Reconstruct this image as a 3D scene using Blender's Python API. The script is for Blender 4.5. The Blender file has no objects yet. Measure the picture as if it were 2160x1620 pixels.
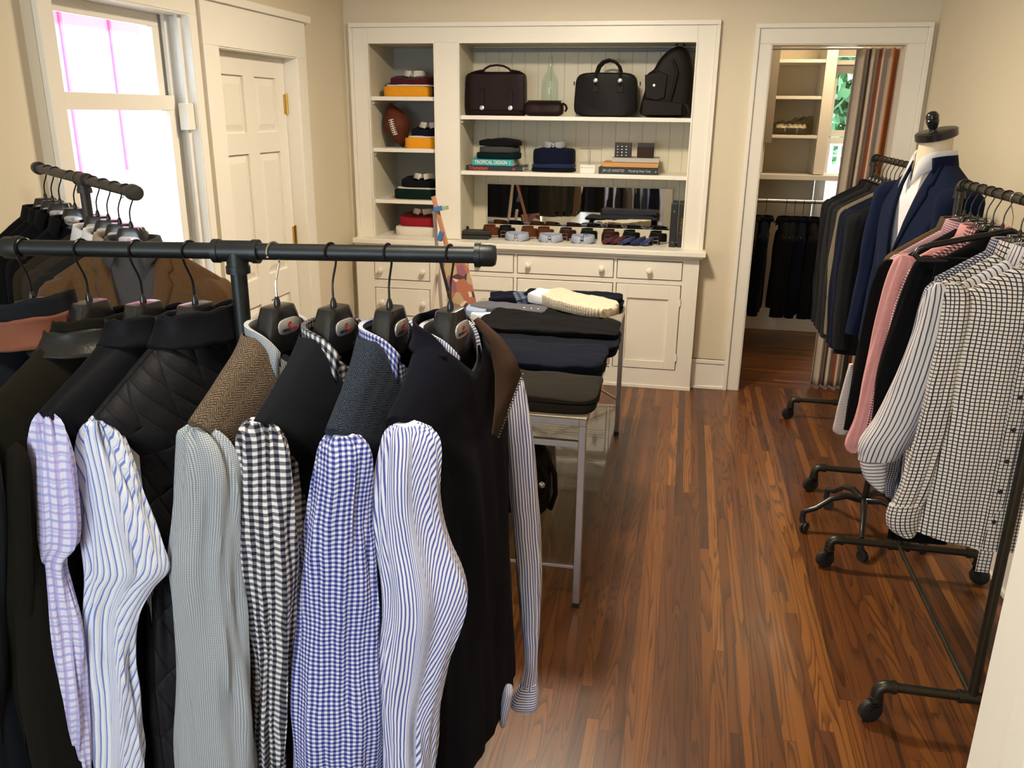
import bpy, bmesh, math, random
from mathutils import Vector, Matrix, noise
SC = bpy.context.scene
COL = SC.collection
R = math.radians
# ------------------------------------------------------------------ camera
CAMZ = 1.6417
FPX = 1761.3
CR = Vector((0.97954, 0.20094, 0.01129)); CU = Vector((-0.0726, 0.30046, 0.95103)); CF = Vector((-0.18771, 0.93239, -0.30891))
cam = bpy.data.cameras.new('camera'); camo = bpy.data.objects.new('camera', cam); COL.objects.link(camo)
cam.sensor_width = 36.0; cam.lens = FPX / 2160 * 36.0; cam.clip_start = 0.02; cam.clip_end = 200
camo.matrix_world = Matrix(((CR.x, CU.x, -CF.x, 0), (CR.y, CU.y, -CF.y, 0), (CR.z, CU.z, -CF.z, CAMZ), (0, 0, 0, 1)))
SC.camera = camo
SC.view_settings.view_transform = 'Standard'; SC.view_settings.look = 'None'
SC.view_settings.exposure = 0.0; SC.view_settings.gamma = 1.0; SC.view_settings.use_curve_mapping = False
SC.cycles.max_bounces = 8; SC.cycles.transparent_max_bounces = 12
SC.cycles.use_denoising = True
SC.cycles.sample_clamp_indirect = 4.0
# ------------------------------------------------------------------ world and lights
w = bpy.data.worlds.new('world'); SC.world = w; w.use_nodes = True
bg = w.node_tree.nodes['Background']; bg.inputs[0].default_value = (0.72, 0.86, 1.0, 1); bg.inputs[1].default_value = 4.0
def sun(rot, e, col, ang=1.0):
    l = bpy.data.lights.new('sun', 'SUN'); l.energy = e; l.color = col; l.angle = R(ang)
    o = bpy.data.objects.new('sun', l); COL.objects.link(o); o.rotation_euler = rot; return o
sun((R(42), 0, R(70)), 14.0, (1.0, 0.96, 0.9), 2.0)
def area(name, loc, rot, sx, sy, e, col, shape='RECTANGLE', spread=180):
    l = bpy.data.lights.new(name, 'AREA'); l.shape = shape; l.size = sx; l.size_y = sy; l.energy = e; l.color = col; l.spread = R(spread)
    o = bpy.data.objects.new(name, l); COL.objects.link(o); o.location = loc; o.rotation_euler = rot; return o
WARM = (1.0, 0.84, 0.64)
LAMPS = [(-0.55, 3.55, 62), (-0.35, 1.05, 20)]
for i, (lx, ly, e) in enumerate(LAMPS):
    area('ceiling_lamp_light', (lx, ly, 2.46), (0, 0, 0), 0.34, 0.34, e, WARM, 'DISK')
area('closet_lamp_light', (0.95, 6.1, 2.44), (0, 0, 0), 0.25, 0.25, 11, (1.0, 0.72, 0.42), 'DISK')
# daylight coming through the window of the wall and the windows of the front room behind the camera
area('front_window_daylight', (-1.3, -1.93, 1.45), (R(-90), 0, R(180)), 1.5, 1.2, 42, (0.80, 0.90, 1.0))

# ------------------------------------------------------------------ helpers
def ray(px, py):
    return CF + CR * ((px - 1080) / FPX) - CU * ((py - 810) / FPX)
def atY(px, py, Y):
    d = ray(px, py); t = Y / d.y; return Vector((d.x * t, Y, CAMZ + d.z * t))
def atX(px, py, X):
    d = ray(px, py); t = X / d.x; return Vector((X, d.y * t, CAMZ + d.z * t))
def atZ(px, py, Z):
    d = ray(px, py); t = (Z - CAMZ) / d.z; return Vector((d.x * t, d.y * t, Z))
def nz(x, y, z, s=0.0):
    return noise.noise(Vector((x + s * 7.31, y - s * 3.17, z + s * 1.93)))
MW = {}
def thing(name, label, cat, loc=(0, 0, 0), rz=0.0, group=None):
    o = bpy.data.objects.new(name, None); COL.objects.link(o); o.empty_display_size = 0.05
    o.location = loc; o.rotation_euler = (0, 0, rz)
    MW[o.name] = Matrix.Translation(Vector(loc)) @ Matrix.Rotation(rz, 4, 'Z')
    o['label'] = label; o['category'] = cat
    if group: o['group'] = group
    return o
def tag(o, label, cat, group=None):
    o['label'] = label; o['category'] = cat
    if group: o['group'] = group
    return o
def struct(o):
    o['kind'] = 'structure'; return o
def dup(root, loc, rz, label=None, group=None, mats=None):
    r = root.copy(); COL.objects.link(r); r.location = loc; r.rotation_euler = (0, 0, rz)
    if label: r['label'] = label
    if group: r['group'] = group
    for ch in list(root.children):
        c = ch.copy(); COL.objects.link(c); c.parent = r
        for g in ch.children:
            d = g.copy(); COL.objects.link(d); d.parent = c
    return r
class MB:
    def __init__(s): s.v = []; s.f = []; s.uv = []
    def quad(s, idx, uvs=None):
        s.f.append(idx); s.uv.append(uvs or [(0, 0)] * len(idx))
    def box(s, x0, x1, y0, y1, z0, z1, M=None):
        b = len(s.v)
        for z in (z0, z1):
            for x, y in ((x0, y0), (x1, y0), (x1, y1), (x0, y1)):
                p = Vector((x, y, z)); s.v.append(M @ p if M else p)
        dx, dy, dz = abs(x1 - x0), abs(y1 - y0), abs(z1 - z0)
        for q, (a, c) in (((0, 3, 2, 1), (dx, dy)), ((4, 5, 6, 7), (dx, dy)), ((0, 1, 5, 4), (dx, dz)), ((1, 2, 6, 5), (dy, dz)), ((2, 3, 7, 6), (dx, dz)), ((3, 0, 4, 7), (dy, dz))):
            s.quad([b + i for i in q], [(0, 0), (a, 0), (a, c), (0, c)])
        return s
    def cbox(s, c, sx, sy, sz, rz=0, rx=0, ry=0):
        M = Matrix.Translation(Vector(c)) @ Matrix.Rotation(rz, 4, 'Z') @ Matrix.Rotation(ry, 4, 'Y') @ Matrix.Rotation(rx, 4, 'X')
        return s.box(-sx / 2, sx / 2, -sy / 2, sy / 2, -sz / 2, sz / 2, M)
    def loft(s, rows, closed=True, cap0=False, cap1=False, uv=None):
        n = len(rows[0]); b = len(s.v)
        for r in rows: s.v.extend(Vector(p) for p in r)
        m = n if closed else n - 1
        for i in range(len(rows) - 1):
            for j in range(m):
                k = (j + 1) % n
                s.quad([b + i * n + j, b + i * n + k, b + (i + 1) * n + k, b + (i + 1) * n + j],
                       [uv[i][j], uv[i][j + 1], uv[i + 1][j + 1], uv[i + 1][j]] if uv else None)
        if cap0: s.quad([b + j for j in range(n)][::-1])
        if cap1: s.quad([b + (len(rows) - 1) * n + j for j in range(n)])
        return s
    def tube(s, path, r, n=10, caps=True):
        path = [Vector(p) for p in path]; rows = []; up = Vector((0.13, 0.21, 1)); prev = None; L = 0; uv = []
        for i, p in enumerate(path):
            d = (path[min(i + 1, len(path) - 1)] - path[max(i - 1, 0)])
            if d.length < 1e-9: d = Vector((0, 0, 1))
            d.normalize()
            if prev is None:
                a = d.cross(up)
                if a.length < 1e-3: a = d.cross(Vector((1, 0, 0)))
            else:
                a = prev - d * prev.dot(d)
            a.normalize(); prev = a; c = d.cross(a); rr = r[i] if isinstance(r, (list, tuple)) else r
            if i: L += (p - path[i - 1]).length
            rows.append([p + (a * math.cos(t) + c * math.sin(t)) * rr for t in [2 * math.pi * k / n for k in range(n)]])
            uv.append([(2 * math.pi * rr * k / n, L) for k in range(n + 1)])
        return s.loft(rows, True, caps, caps, uv)
    def lathe(s, prof, c=(0, 0, 0), n=20, M=None, cap=True):
        rows = []
        for r, z in prof:
            row = [Vector((c[0] + r * math.cos(2 * math.pi * k / n), c[1] + r * math.sin(2 * math.pi * k / n), c[2] + z)) for k in range(n)]
            if M: row = [M @ p for p in row]
            rows.append(row)
        return s.loft(rows, True, cap, cap)
    def sphere(s, c, r, n=10, sc=(1, 1, 1)):
        rows = []
        for i in range(n + 1):
            a = math.pi * i / n
            rr = max(math.sin(a), 0.02) * r
            rows.append([Vector((c[0] + rr * math.cos(2 * math.pi * k / (n * 2)) * sc[0], c[1] + rr * math.sin(2 * math.pi * k / (n * 2)) * sc[1], c[2] - r * math.cos(a) * sc[2])) for k in range(n * 2)])
        return s.loft(rows, True, True, True)
    def prism(s, poly, y0, y1, M=None):           # polygon in x,z extruded along y
        n = len(poly); b = len(s.v)
        for y in (y0, y1):
            for x, z in poly:
                p = Vector((x, y, z)); s.v.append(M @ p if M else p)
        s.quad([b + i for i in range(n)], [poly[i] for i in range(n)]); s.quad([b + n + i for i in range(n)][::-1], [poly[i] for i in range(n)][::-1])
        for i in range(n):
            k = (i + 1) % n
            s.quad([b + k, b + i, b + n + i, b + n + k])
        return s
    def build(s, name, mat, parent=None, smooth=True, angle=40, bevel=0, solid=0, sub=0, origin=None):
        if parent is None and s.v:
            if origin is None:
                lo = Vector([min(p[i] for p in s.v) for i in range(3)]); hi = Vector([max(p[i] for p in s.v) for i in range(3)])
                origin = Vector(((lo.x + hi.x) / 2, (lo.y + hi.y) / 2, lo.z))
            origin = Vector(origin)
            s.v = [p - origin for p in s.v]
        me = bpy.data.meshes.new(name)
        me.from_pydata([tuple(p) for p in s.v], [], s.f)
        uvl = me.uv_layers.new(name='UVMap')
        flat = []
        for u in s.uv:
            for a, c in u: flat += (a, c)
        uvl.data.foreach_set('uv', flat)
        bm = bmesh.new(); bm.from_mesh(me); bmesh.ops.recalc_face_normals(bm, faces=bm.faces); bm.to_mesh(me); bm.free()
        if smooth:
            me.polygons.foreach_set('use_smooth', [True] * len(me.polygons)); me.set_sharp_from_angle(angle=R(angle))
        if mat: me.materials.append(mat)
        o = bpy.data.objects.new(name, me)
        if parent is None: o.location = origin
        COL.objects.link(o)
        if parent is not None:
            o.parent = parent; o.matrix_parent_inverse = MW[parent.name].inverted()
            MW[o.name] = MW[parent.name] @ o.matrix_parent_inverse
        else:
            MW[o.name] = Matrix.Translation(o.location)
        if sub:
            m = o.modifiers.new('sub', 'SUBSURF'); m.levels = sub; m.render_levels = sub
        if solid:
            m = o.modifiers.new('solid', 'SOLIDIFY'); m.thickness = solid; m.offset = 0
        if bevel:
            m = o.modifiers.new('bevel', 'BEVEL'); m.width = bevel; m.segments = 2; m.limit_method = 'ANGLE'; m.angle_limit = R(50)
        return o
def text_mesh(s, size, M, mat, parent, name='lettering', ext=0.0004, align='CENTER', sx=1.0, bold=0.0):
    cu = bpy.data.curves.new('txt', 'FONT'); cu.body = s; cu.size = size; cu.extrude = ext; cu.align_x = align; cu.align_y = 'CENTER'; cu.offset = bold
    cu.resolution_u = 3
    t = bpy.data.objects.new('txt', cu); COL.objects.link(t)
    dg = bpy.context.evaluated_depsgraph_get(); dg.update()
    me = bpy.data.meshes.new_from_object(t.evaluated_get(dg))
    bpy.data.objects.remove(t)
    me.transform(M @ Matrix.Diagonal((sx, 1, 1, 1)))
    me.materials.clear(); me.materials.append(mat)
    o = bpy.data.objects.new(name, me); COL.objects.link(o)
    o.parent = parent; o.matrix_parent_inverse = MW[parent.name].inverted()
    MW[o.name] = Matrix.Identity(4) @ MW[parent.name] @ o.matrix_parent_inverse
    return o
def lerp(a, b, t): return a + (b - a) * t
def interp(pts, n):                     # smooth resample of tuples (first = parameter)
    out = []
    x0, x1 = pts[0][0], pts[-1][0]
    for i in range(n):
        x = x0 + (x1 - x0) * i / (n - 1)
        k = 0
        while k < len(pts) - 2 and x > pts[k + 1][0]: k += 1
        p0 = pts[max(k - 1, 0)]; p1 = pts[k]; p2 = pts[k + 1]; p3 = pts[min(k + 2, len(pts) - 1)]
        h = p2[0] - p1[0]; t = (x - p1[0]) / h if h else 0
        row = [x]
        for c in range(1, len(p1)):
            m1 = (p2[c] - p0[c]) / (p2[0] - p0[0]) * h if p2[0] != p0[0] else 0
            m2 = (p3[c] - p1[c]) / (p3[0] - p1[0]) * h if p3[0] != p1[0] else 0
            row.append((2 * t**3 - 3 * t * t + 1) * p1[c] + (t**3 - 2 * t * t + t) * m1 + (-2 * t**3 + 3 * t * t) * p2[c] + (t**3 - t * t) * m2)
        out.append(row)
    return out
# ------------------------------------------------------------------ materials
def newmat(name, col=(0.8, 0.8, 0.8), rough=0.5, metal=0.0, spec=0.5):
    m = bpy.data.materials.new(name); m.use_nodes = True
    b = m.node_tree.nodes['Principled BSDF']
    b.inputs['Base Color'].default_value = (*col, 1); b.inputs['Roughness'].default_value = rough; b.inputs['Metallic'].default_value = metal
    b.inputs['Specular IOR Level'].default_value = spec
    return m, m.node_tree, b
def N(nt, t, **kw):
    n = nt.nodes.new(t)
    for k, v in kw.items():
        if k.startswith('i'): n.inputs[int(k[1:])].default_value = v
        else: setattr(n, k, v)
    return n
def mth(nt, op, a, b=None, c=None):
    n = nt.nodes.new('ShaderNodeMath'); n.operation = op
    for i, x in enumerate((a, b, c)):
        if x is None: continue
        if isinstance(x, (int, float)): n.inputs[i].default_value = x
        else: nt.links.new(x, n.inputs[i])
    return n.outputs[0]
def mixc(nt, f, a, b):
    n = nt.nodes.new('ShaderNodeMix'); n.data_type = 'RGBA'
    for i, x in ((0, f), (6, a), (7, b)):
        if isinstance(x, (int, float)): n.inputs[i].default_value = x
        elif isinstance(x, tuple): n.inputs[i].default_value = (*x, 1)
        else: nt.links.new(x, n.inputs[i])
    return n.outputs[2]
def coords(nt, kind='UV'):
    t = nt.nodes.new('ShaderNodeTexCoord'); s = nt.nodes.new('ShaderNodeSeparateXYZ')
    nt.links.new(t.outputs[kind], s.inputs[0]); return t.outputs[kind], s.outputs
def noisen(nt, vec, scale, detail=3, rough=0.55, dist=0.0):
    n = nt.nodes.new('ShaderNodeTexNoise'); n.inputs['Scale'].default_value = scale; n.inputs['Detail'].default_value = detail
    n.inputs['Roughness'].default_value = rough; n.inputs['Distortion'].default_value = dist
    if vec is not None: nt.links.new(vec, n.inputs['Vector'])
    return n.outputs[0]
def bumpn(nt, b, h, strength=0.3, dist=0.002):
    n = nt.nodes.new('ShaderNodeBump'); n.inputs['Strength'].default_value = strength; n.inputs['Distance'].default_value = dist
    nt.links.new(h, n.inputs['Height']); nt.links.new(n.outputs[0], b.inputs['Normal'])
def M_plain(name, col, rough=0.5, metal=0.0, var=0.06, scale=8, bump=0.0, bscale=60, spec=0.5):
    m, nt, b = newmat(name, col, rough, metal, spec)
    v, _ = coords(nt, 'Object')
    n = noisen(nt, v, scale)
    dark = tuple(c * (1 - var) for c in col); lite = tuple(min(1, c * (1 + var)) for c in col)
    nt.links.new(mixc(nt, n, dark, lite), b.inputs['Base Color'])
    if bump: bumpn(nt, b, noisen(nt, v, bscale, 4), bump)
    return m
def M_fabric(name, col, rough=0.9, weave=900, var=0.25, sheen=0.06, bump=0.3, nap=None):
    m, nt, b = newmat(name, col, rough, 0, 0.1)
    if max(col) < .06: col = tuple(c * .55 for c in col); sheen = .02; b.inputs['Specular IOR Level'].default_value = .06
    v, xyz = coords(nt, 'UV')
    n = noisen(nt, v, nap or 40, 5, 0.65)
    fine = noisen(nt, v, weave, 2, 0.6)
    f = mth(nt, 'ADD', mth(nt, 'MULTIPLY', n, 0.5), mth(nt, 'MULTIPLY', fine, 0.5))
    nt.links.new(mixc(nt, f, tuple(c * (1 - var) for c in col), tuple(min(1, c * (1 + var)) for c in col)), b.inputs['Base Color'])
    b.inputs['Sheen Weight'].default_value = sheen; b.inputs['Sheen Roughness'].default_value = 0.5
    bumpn(nt, b, fine, bump, 0.0006)
    return m
def stripes(nt, x, period, duty, soft=0.04):
    f = mth(nt, 'FRACT', mth(nt, 'DIVIDE', x, period))
    d = mth(nt, 'ABSOLUTE', mth(nt, 'SUBTRACT', f, 0.5))
    n = nt.nodes.new('ShaderNodeMapRange'); n.interpolation_type = 'SMOOTHSTEP'
    nt.links.new(d, n.inputs[0]); n.inputs[1].default_value = duty / 2 + soft; n.inputs[2].default_value = duty / 2 - soft
    n.inputs[3].default_value = 0; n.inputs[4].default_value = 1
    return n.outputs[0]
def cloth_b(nt, b, v, col, rough=0.75):
    nt.links.new(col, b.inputs['Base Color']); b.inputs['Roughness'].default_value = rough; b.inputs['Sheen Weight'].default_value = 0.05
    h = mth(nt, 'ADD', mth(nt, 'MULTIPLY', noisen(nt, v, 30, 3), 3.0), mth(nt, 'MULTIPLY', noisen(nt, v, 700, 2), 0.25))
    bumpn(nt, b, h, 0.18, 0.002)
def warp(nt, v, xyz, amt=0.0012, sc=14):
    n = noisen(nt, v, sc, 2); m = noisen(nt, v, sc * 1.3, 2)
    x = mth(nt, 'ADD', xyz[0], mth(nt, 'MULTIPLY', mth(nt, 'SUBTRACT', n, 0.5), amt * 4))
    y = mth(nt, 'ADD', xyz[1], mth(nt, 'MULTIPLY', mth(nt, 'SUBTRACT', m, 0.5), amt * 4))
    return x, y
def M_gingham(name, c0, c1, c2, per, per2=None):
    m, nt, b = newmat(name, c0, 0.8, 0, 0.2); v, xyz = coords(nt); x, y = warp(nt, v, xyz)
    sx = stripes(nt, x, per, 0.5, 0.05); sy = stripes(nt, y, per2 or per, 0.5, 0.05)
    col = mixc(nt, mth(nt, 'MAXIMUM', sx, sy), c0, c1)
    col = mixc(nt, mth(nt, 'MULTIPLY', sx, sy), col, c2)
    cloth_b(nt, b, v, col); return m
def M_stripe(name, c0, c1, per, duty, axis=0, c2=None, shear=0.0, per2=None, duty2=0.1):
    m, nt, b = newmat(name, c0, 0.8, 0, 0.2); v, xyz = coords(nt); x, y = warp(nt, v, xyz, 0.001)
    if axis: x, y = y, x
    if shear: x = mth(nt, 'ADD', x, mth(nt, 'MULTIPLY', y, shear))
    col = mixc(nt, stripes(nt, x, per, duty, 0.04), c0, c1)
    if c2: col = mixc(nt, stripes(nt, mth(nt, 'ADD', x, per * 0.3), per2 or per * 2, duty2, 0.03), col, c2)
    cloth_b(nt, b, v, col); return m
def M_check(name, c0, c1, per, duty, per2=None, c2=None, dutyb=None):
    m, nt, b = newmat(name, c0, 0.8, 0, 0.2); v, xyz = coords(nt); x, y = warp(nt, v, xyz, 0.0009)
    sx = stripes(nt, x, per, duty, 0.05); sy = stripes(nt, y, per2 or per, dutyb or duty, 0.05)
    col = mixc(nt, sx, c0, c1); col = mixc(nt, sy, col, c2 or c1)
    cloth_b(nt, b, v, col); return m
def M_plaid(name):
    m, nt, b = newmat(name, (0.8, 0.8, 0.9), 0.8, 0, 0.2); v, xyz = coords(nt); x, y = warp(nt, v, xyz, 0.001)
    col = mixc(nt, mth(nt, 'MULTIPLY', stripes(nt, x, 0.014, 0.34, 0.05), 0.7), (0.76, 0.74, 0.88), (0.42, 0.38, 0.72))
    col = mixc(nt, mth(nt, 'MULTIPLY', stripes(nt, y, 0.0145, 0.30, 0.05), 0.7), col, (0.36, 0.33, 0.66))
    col = mixc(nt, mth(nt, 'MULTIPLY', stripes(nt, mth(nt, 'ADD', x, 0.006), 0.021, 0.14, 0.04), 0.6), col, (0.40, 0.25, 0.5))
    col = mixc(nt, mth(nt, 'MULTIPLY', stripes(nt, mth(nt, 'ADD', y, 0.007), 0.022, 0.12, 0.04), 0.6), col, (0.3, 0.4, 0.75))
    cloth_b(nt, b, v, col); return m
def M_herring(name, c0, c1, colw=0.012, per=0.0034, slant=1.0):
    m, nt, b = newmat(name, c0, 0.95, 0, 0.1); v, xyz = coords(nt); x, y = warp(nt, v, xyz, 0.0006, 60)
    tri = mth(nt, 'PINGPONG', x, colw)
    s = stripes(nt, mth(nt, 'ADD', y, mth(nt, 'MULTIPLY', tri, slant)), per, 0.5, 0.16)
    nn = noisen(nt, v, 260, 3, 0.7)
    f = mth(nt, 'MULTIPLY', mth(nt, 'MULTIPLY_ADD', s, .8, .2), mth(nt, 'MULTIPLY_ADD', nn, 2.6, -.65)); f = mth(nt, 'MINIMUM', mth(nt, 'MAXIMUM', f, 0.0), 1.0)
    nt.links.new(mixc(nt, f, c0, c1), b.inputs['Base Color']); b.inputs['Sheen Weight'].default_value = 0.03
    bumpn(nt, b, mth(nt, 'ADD', s, mth(nt, 'MULTIPLY', nn, 1.2)), 0.5, 0.001); return m
def M_quilt(name, col):
    m, nt, b = newmat(name, col, 0.62, 0, 0.2); v, xyz = coords(nt)
    a = mth(nt, 'ADD', mth(nt, 'MULTIPLY', xyz[0], 1.0), mth(nt, 'MULTIPLY', xyz[1], 0.75)); c = mth(nt, 'SUBTRACT', xyz[0], mth(nt, 'MULTIPLY', xyz[1], 0.75))
    pa = mth(nt, 'ABSOLUTE', mth(nt, 'SINE', mth(nt, 'MULTIPLY', a, 45))); pc = mth(nt, 'ABSOLUTE', mth(nt, 'SINE', mth(nt, 'MULTIPLY', c, 45)))
    h = mth(nt, 'POWER', mth(nt, 'MULTIPLY', pa, pc), 0.35)
    h2 = mth(nt, 'ADD', h, mth(nt, 'MULTIPLY', noisen(nt, v, 60, 4), 0.5))
    bumpn(nt, b, h2, 0.8, 0.006); return m
def M_leather(name, col, rough=0.4, bs=180, bump=0.25):
    m, nt, b = newmat(name, tuple(c * .7 for c in col), rough, 0, 0.14); v, _ = coords(nt, 'Object')
    n = noisen(nt, v, 9, 4); nt.links.new(mixc(nt, n, tuple(c * 0.65 for c in col), tuple(c * 1.35 for c in col)), b.inputs['Base Color'])
    bumpn(nt, b, mth(nt, 'ADD', noisen(nt, v, bs, 3), noisen(nt, v, 14, 2)), bump, 0.003); return m
def M_floor(name, ang=0.0, gain=1.0):
    m, nt, b = newmat(name, (0.3, 0.12, 0.04), 0.3, 0, 0.5)
    v, xyz = coords(nt, 'Object')
    x, y = (xyz[0], xyz[1]) if not ang else (xyz[1], xyz[0])
    W = 0.036
    ix = mth(nt, 'FLOOR', mth(nt, 'DIVIDE', x, W)); fx = mth(nt, 'FRACT', mth(nt, 'DIVIDE', x, W))
    wn = nt.nodes.new('ShaderNodeTexWhiteNoise'); wn.noise_dimensions = '1D'; nt.links.new(ix, wn.inputs['W'])
    yy = mth(nt, 'ADD', mth(nt, 'DIVIDE', y, 2.1), mth(nt, 'MULTIPLY', wn.outputs[0], 7.3))
    iy = mth(nt, 'FLOOR', yy); fy = mth(nt, 'FRACT', yy)
    cmb = nt.nodes.new('ShaderNodeCombineXYZ'); nt.links.new(ix, cmb.inputs[0]); nt.links.new(iy, cmb.inputs[1])
    wn2 = nt.nodes.new('ShaderNodeTexWhiteNoise'); wn2.noise_dimensions = '2D'; nt.links.new(cmb.outputs[0], wn2.inputs['Vector'])
    idv = wn2.outputs[0]
    # grain space: squeezed along the board, shifted per board
    g = nt.nodes.new('ShaderNodeCombineXYZ')
    nt.links.new(mth(nt, 'ADD', x, mth(nt, 'MULTIPLY', idv, 13.0)), g.inputs[0]); nt.links.new(mth(nt, 'MULTIPLY', y, 0.05), g.inputs[1]); nt.links.new(mth(nt, 'MULTIPLY', idv, 31.0), g.inputs[2])
    n1 = noisen(nt, g.outputs[0], 11, 2, 0.5, 0.6)
    rings = mth(nt, 'FRACT', mth(nt, 'MULTIPLY', n1, mth(nt, 'MULTIPLY_ADD', mth(nt, 'FRACT', mth(nt, 'MULTIPLY', idv, 17.3)), 17.0, 8.0)))
    rl = nt.nodes.new('ShaderNodeMapRange'); rl.interpolation_type = 'SMOOTHSTEP'; nt.links.new(rings, rl.inputs[0]); rl.inputs[1].default_value = 0.45; rl.inputs[2].default_value = 0.97; rl.inputs[3].default_value = 0; rl.inputs[4].default_value = 1
    rr = mth(nt, 'MULTIPLY', rl.outputs[0], mth(nt, 'MULTIPLY_ADD', noisen(nt, g.outputs[0], 90, 3), 1.1, 0.15))
    ramp = nt.nodes.new('ShaderNodeValToRGB'); nt.links.new(idv, ramp.inputs[0]); cr = ramp.color_ramp
    cr.elements[0].position = 0.0; cr.elements[0].color = (0.070, 0.024, 0.008, 1); cr.elements[1].position = 1.0; cr.elements[1].color = (0.33, 0.125, 0.024, 1)
    for p, c in ((0.12, (0.115, 0.038, 0.011, 1)), (0.40, (0.15, 0.050, 0.012, 1)), (0.78, (0.22, 0.077, 0.015, 1))):
        e = cr.elements.new(p); e.color = c
    blot = noisen(nt, g.outputs[0], 3.2, 4, 0.6)
    col = mixc(nt, mth(nt, 'MULTIPLY', mth(nt, 'POWER', blot, 2.2), 1.3), ramp.outputs[0], (0.07, 0.026, 0.012))
    col = mixc(nt, mth(nt, 'MULTIPLY', rr, 0.9), col, (0.030, 0.011, 0.006))
    gx = mth(nt, 'ABSOLUTE', mth(nt, 'SUBTRACT', fx, 0.5)); gl = mth(nt, 'GREATER_THAN', gx, 0.488)
    gy = mth(nt, 'LESS_THAN', fy, 0.0009); gap = mth(nt, 'MAXIMUM', gl, gy)
    col = mixc(nt, mth(nt, 'MULTIPLY', gap, 0.7), col, (0.02, 0.008, 0.004))
    if gain != 1.0:
        col = mixc(nt, 1 - gain, col, (0.02, 0.005, 0.002))
    nt.links.new(col, b.inputs['Base Color'])
    ro = mth(nt, 'MULTIPLY_ADD', noisen(nt, v, 5, 4), 0.22, 0.24); nt.links.new(ro, b.inputs['Roughness'])
    bumpn(nt, b, mth(nt, 'SUBTRACT', mth(nt, 'MULTIPLY', rr, -0.25), gap), 0.25, 0.002)
    return m
def M_glass(name, col=(0.9, 1, 0.95), rough=0.0, alpha_mix=0.75, ior=1.45):
    m = bpy.data.materials.new(name); m.use_nodes = True; nt = m.node_tree; nt.nodes.clear()
    out = nt.nodes.new('ShaderNodeOutputMaterial'); mx = nt.nodes.new('ShaderNodeMixShader'); tr = nt.nodes.new('ShaderNodeBsdfTransparent'); gl = nt.nodes.new('ShaderNodeBsdfGlossy'); lw = nt.nodes.new('ShaderNodeLayerWeight')
    tr.inputs[0].default_value = (*col, 1); gl.inputs['Roughness'].default_value = rough; lw.inputs[0].default_value = 0.5
    k0 = ((ior - 1) / (ior + 1)) ** 2
    nt.links.new(mth(nt, 'MULTIPLY_ADD', mth(nt, 'POWER', lw.outputs['Facing'], 5.0), 1 - k0, k0), mx.inputs[0]); nt.links.new(tr.outputs[0], mx.inputs[1]); nt.links.new(gl.outputs[0], mx.inputs[2]); nt.links.new(mx.outputs[0], out.inputs[0])
    return m
def M_emit(name, col, s):
    m = bpy.data.materials.new(name); m.use_nodes = True; nt = m.node_tree; nt.nodes.clear()
    out = nt.nodes.new('ShaderNodeOutputMaterial'); e = nt.nodes.new('ShaderNodeEmission'); e.inputs[0].default_value = (*col, 1); e.inputs[1].default_value = s
    nt.links.new(e.outputs[0], out.inputs[0]); return m
K = {}
K['wall'] = M_plain('wall_paint', (0.72, 0.645, 0.49), 0.6, var=0.02, scale=3, bump=0.05, bscale=90)
K['trim'] = M_plain('trim_paint', (0.87, 0.84, 0.75), 0.35, var=0.02, scale=4, bump=0.03, bscale=30)
K['ceil'] = M_plain('ceiling_paint', (0.78, 0.74, 0.64), 0.8, var=0.02)
K['recess'] = M_plain('recess_paint', (0.70, 0.66, 0.52), 0.5, var=0.02)
K['recess_dark'] = M_plain('niche_back_grey', (0.34, 0.335, 0.30), 0.6, var=0.03)  # narrow niche back, darker and greyer than the other recess faces
K['floor'] = M_floor('oak_strip_floor')
K['pipe'] = M_plain('black_pipe', (0.028, 0.032, 0.033), 0.42, 0.7, 0.3, 20, 0.08, 120)
K['pipe_green'] = M_plain('iron_pipe', (0.05, 0.047, 0.036), 0.38, 0.75, 0.3, 20, 0.08, 120)
K['blackplastic'] = M_plain('black_plastic', (0.012, 0.012, 0.013), 0.22, 0, 0.1)
K['rubber'] = M_plain('black_rubber', (0.01, 0.01, 0.01), 0.6, 0, 0.1)
K['wire'] = M_plain('black_wire', (0.012, 0.012, 0.012), 0.3, 0.6, 0.1)
K['chrome'] = M_plain('chrome', (0.75, 0.75, 0.74), 0.15, 1.0, 0.03)
K['steel'] = M_plain('brushed_steel', (0.60, 0.59, 0.57), 0.32, 1.0, 0.12, 30, 0.05, 200)
K['brass'] = M_plain('brass', (0.65, 0.45, 0.14), 0.25, 1.0, 0.1)
K['plate'] = M_plain('grey_plate', (0.42, 0.42, 0.40), 0.3, 0.2, 0.03)
K['ink'] = M_plain('black_ink', (0.01, 0.01, 0.01), 0.5)
K['redink'] = M_plain('red_ink', (0.55, 0.03, 0.03), 0.5)
K['white'] = M_plain('white_plastic', (0.8, 0.79, 0.75), 0.4)
K['paper'] = M_plain('white_card', (0.82, 0.80, 0.74), 0.7)
K['glass'] = M_glass('clear_glass', (.97, .985, .97))
K['paneglass'] = M_glass('window_glass', (1, 1, 1))
K['bottle'] = M_glass('bottle_glass', (0.93, 0.98, 0.955), 0.02, ior=1.5)
K['mirror'] = newmat('mirror_silver', (0.82, 0.85, 0.84), 0.02, 1.0)[0]
K['silver'] = M_plain('silver', (0.8, 0.79, 0.76), 0.2, 1.0, 0.05)
def fab(name, col, **k):
    key = 'f_' + name
    if key not in K: K[key] = M_fabric(name, col, **k)
    return K[key]
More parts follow.
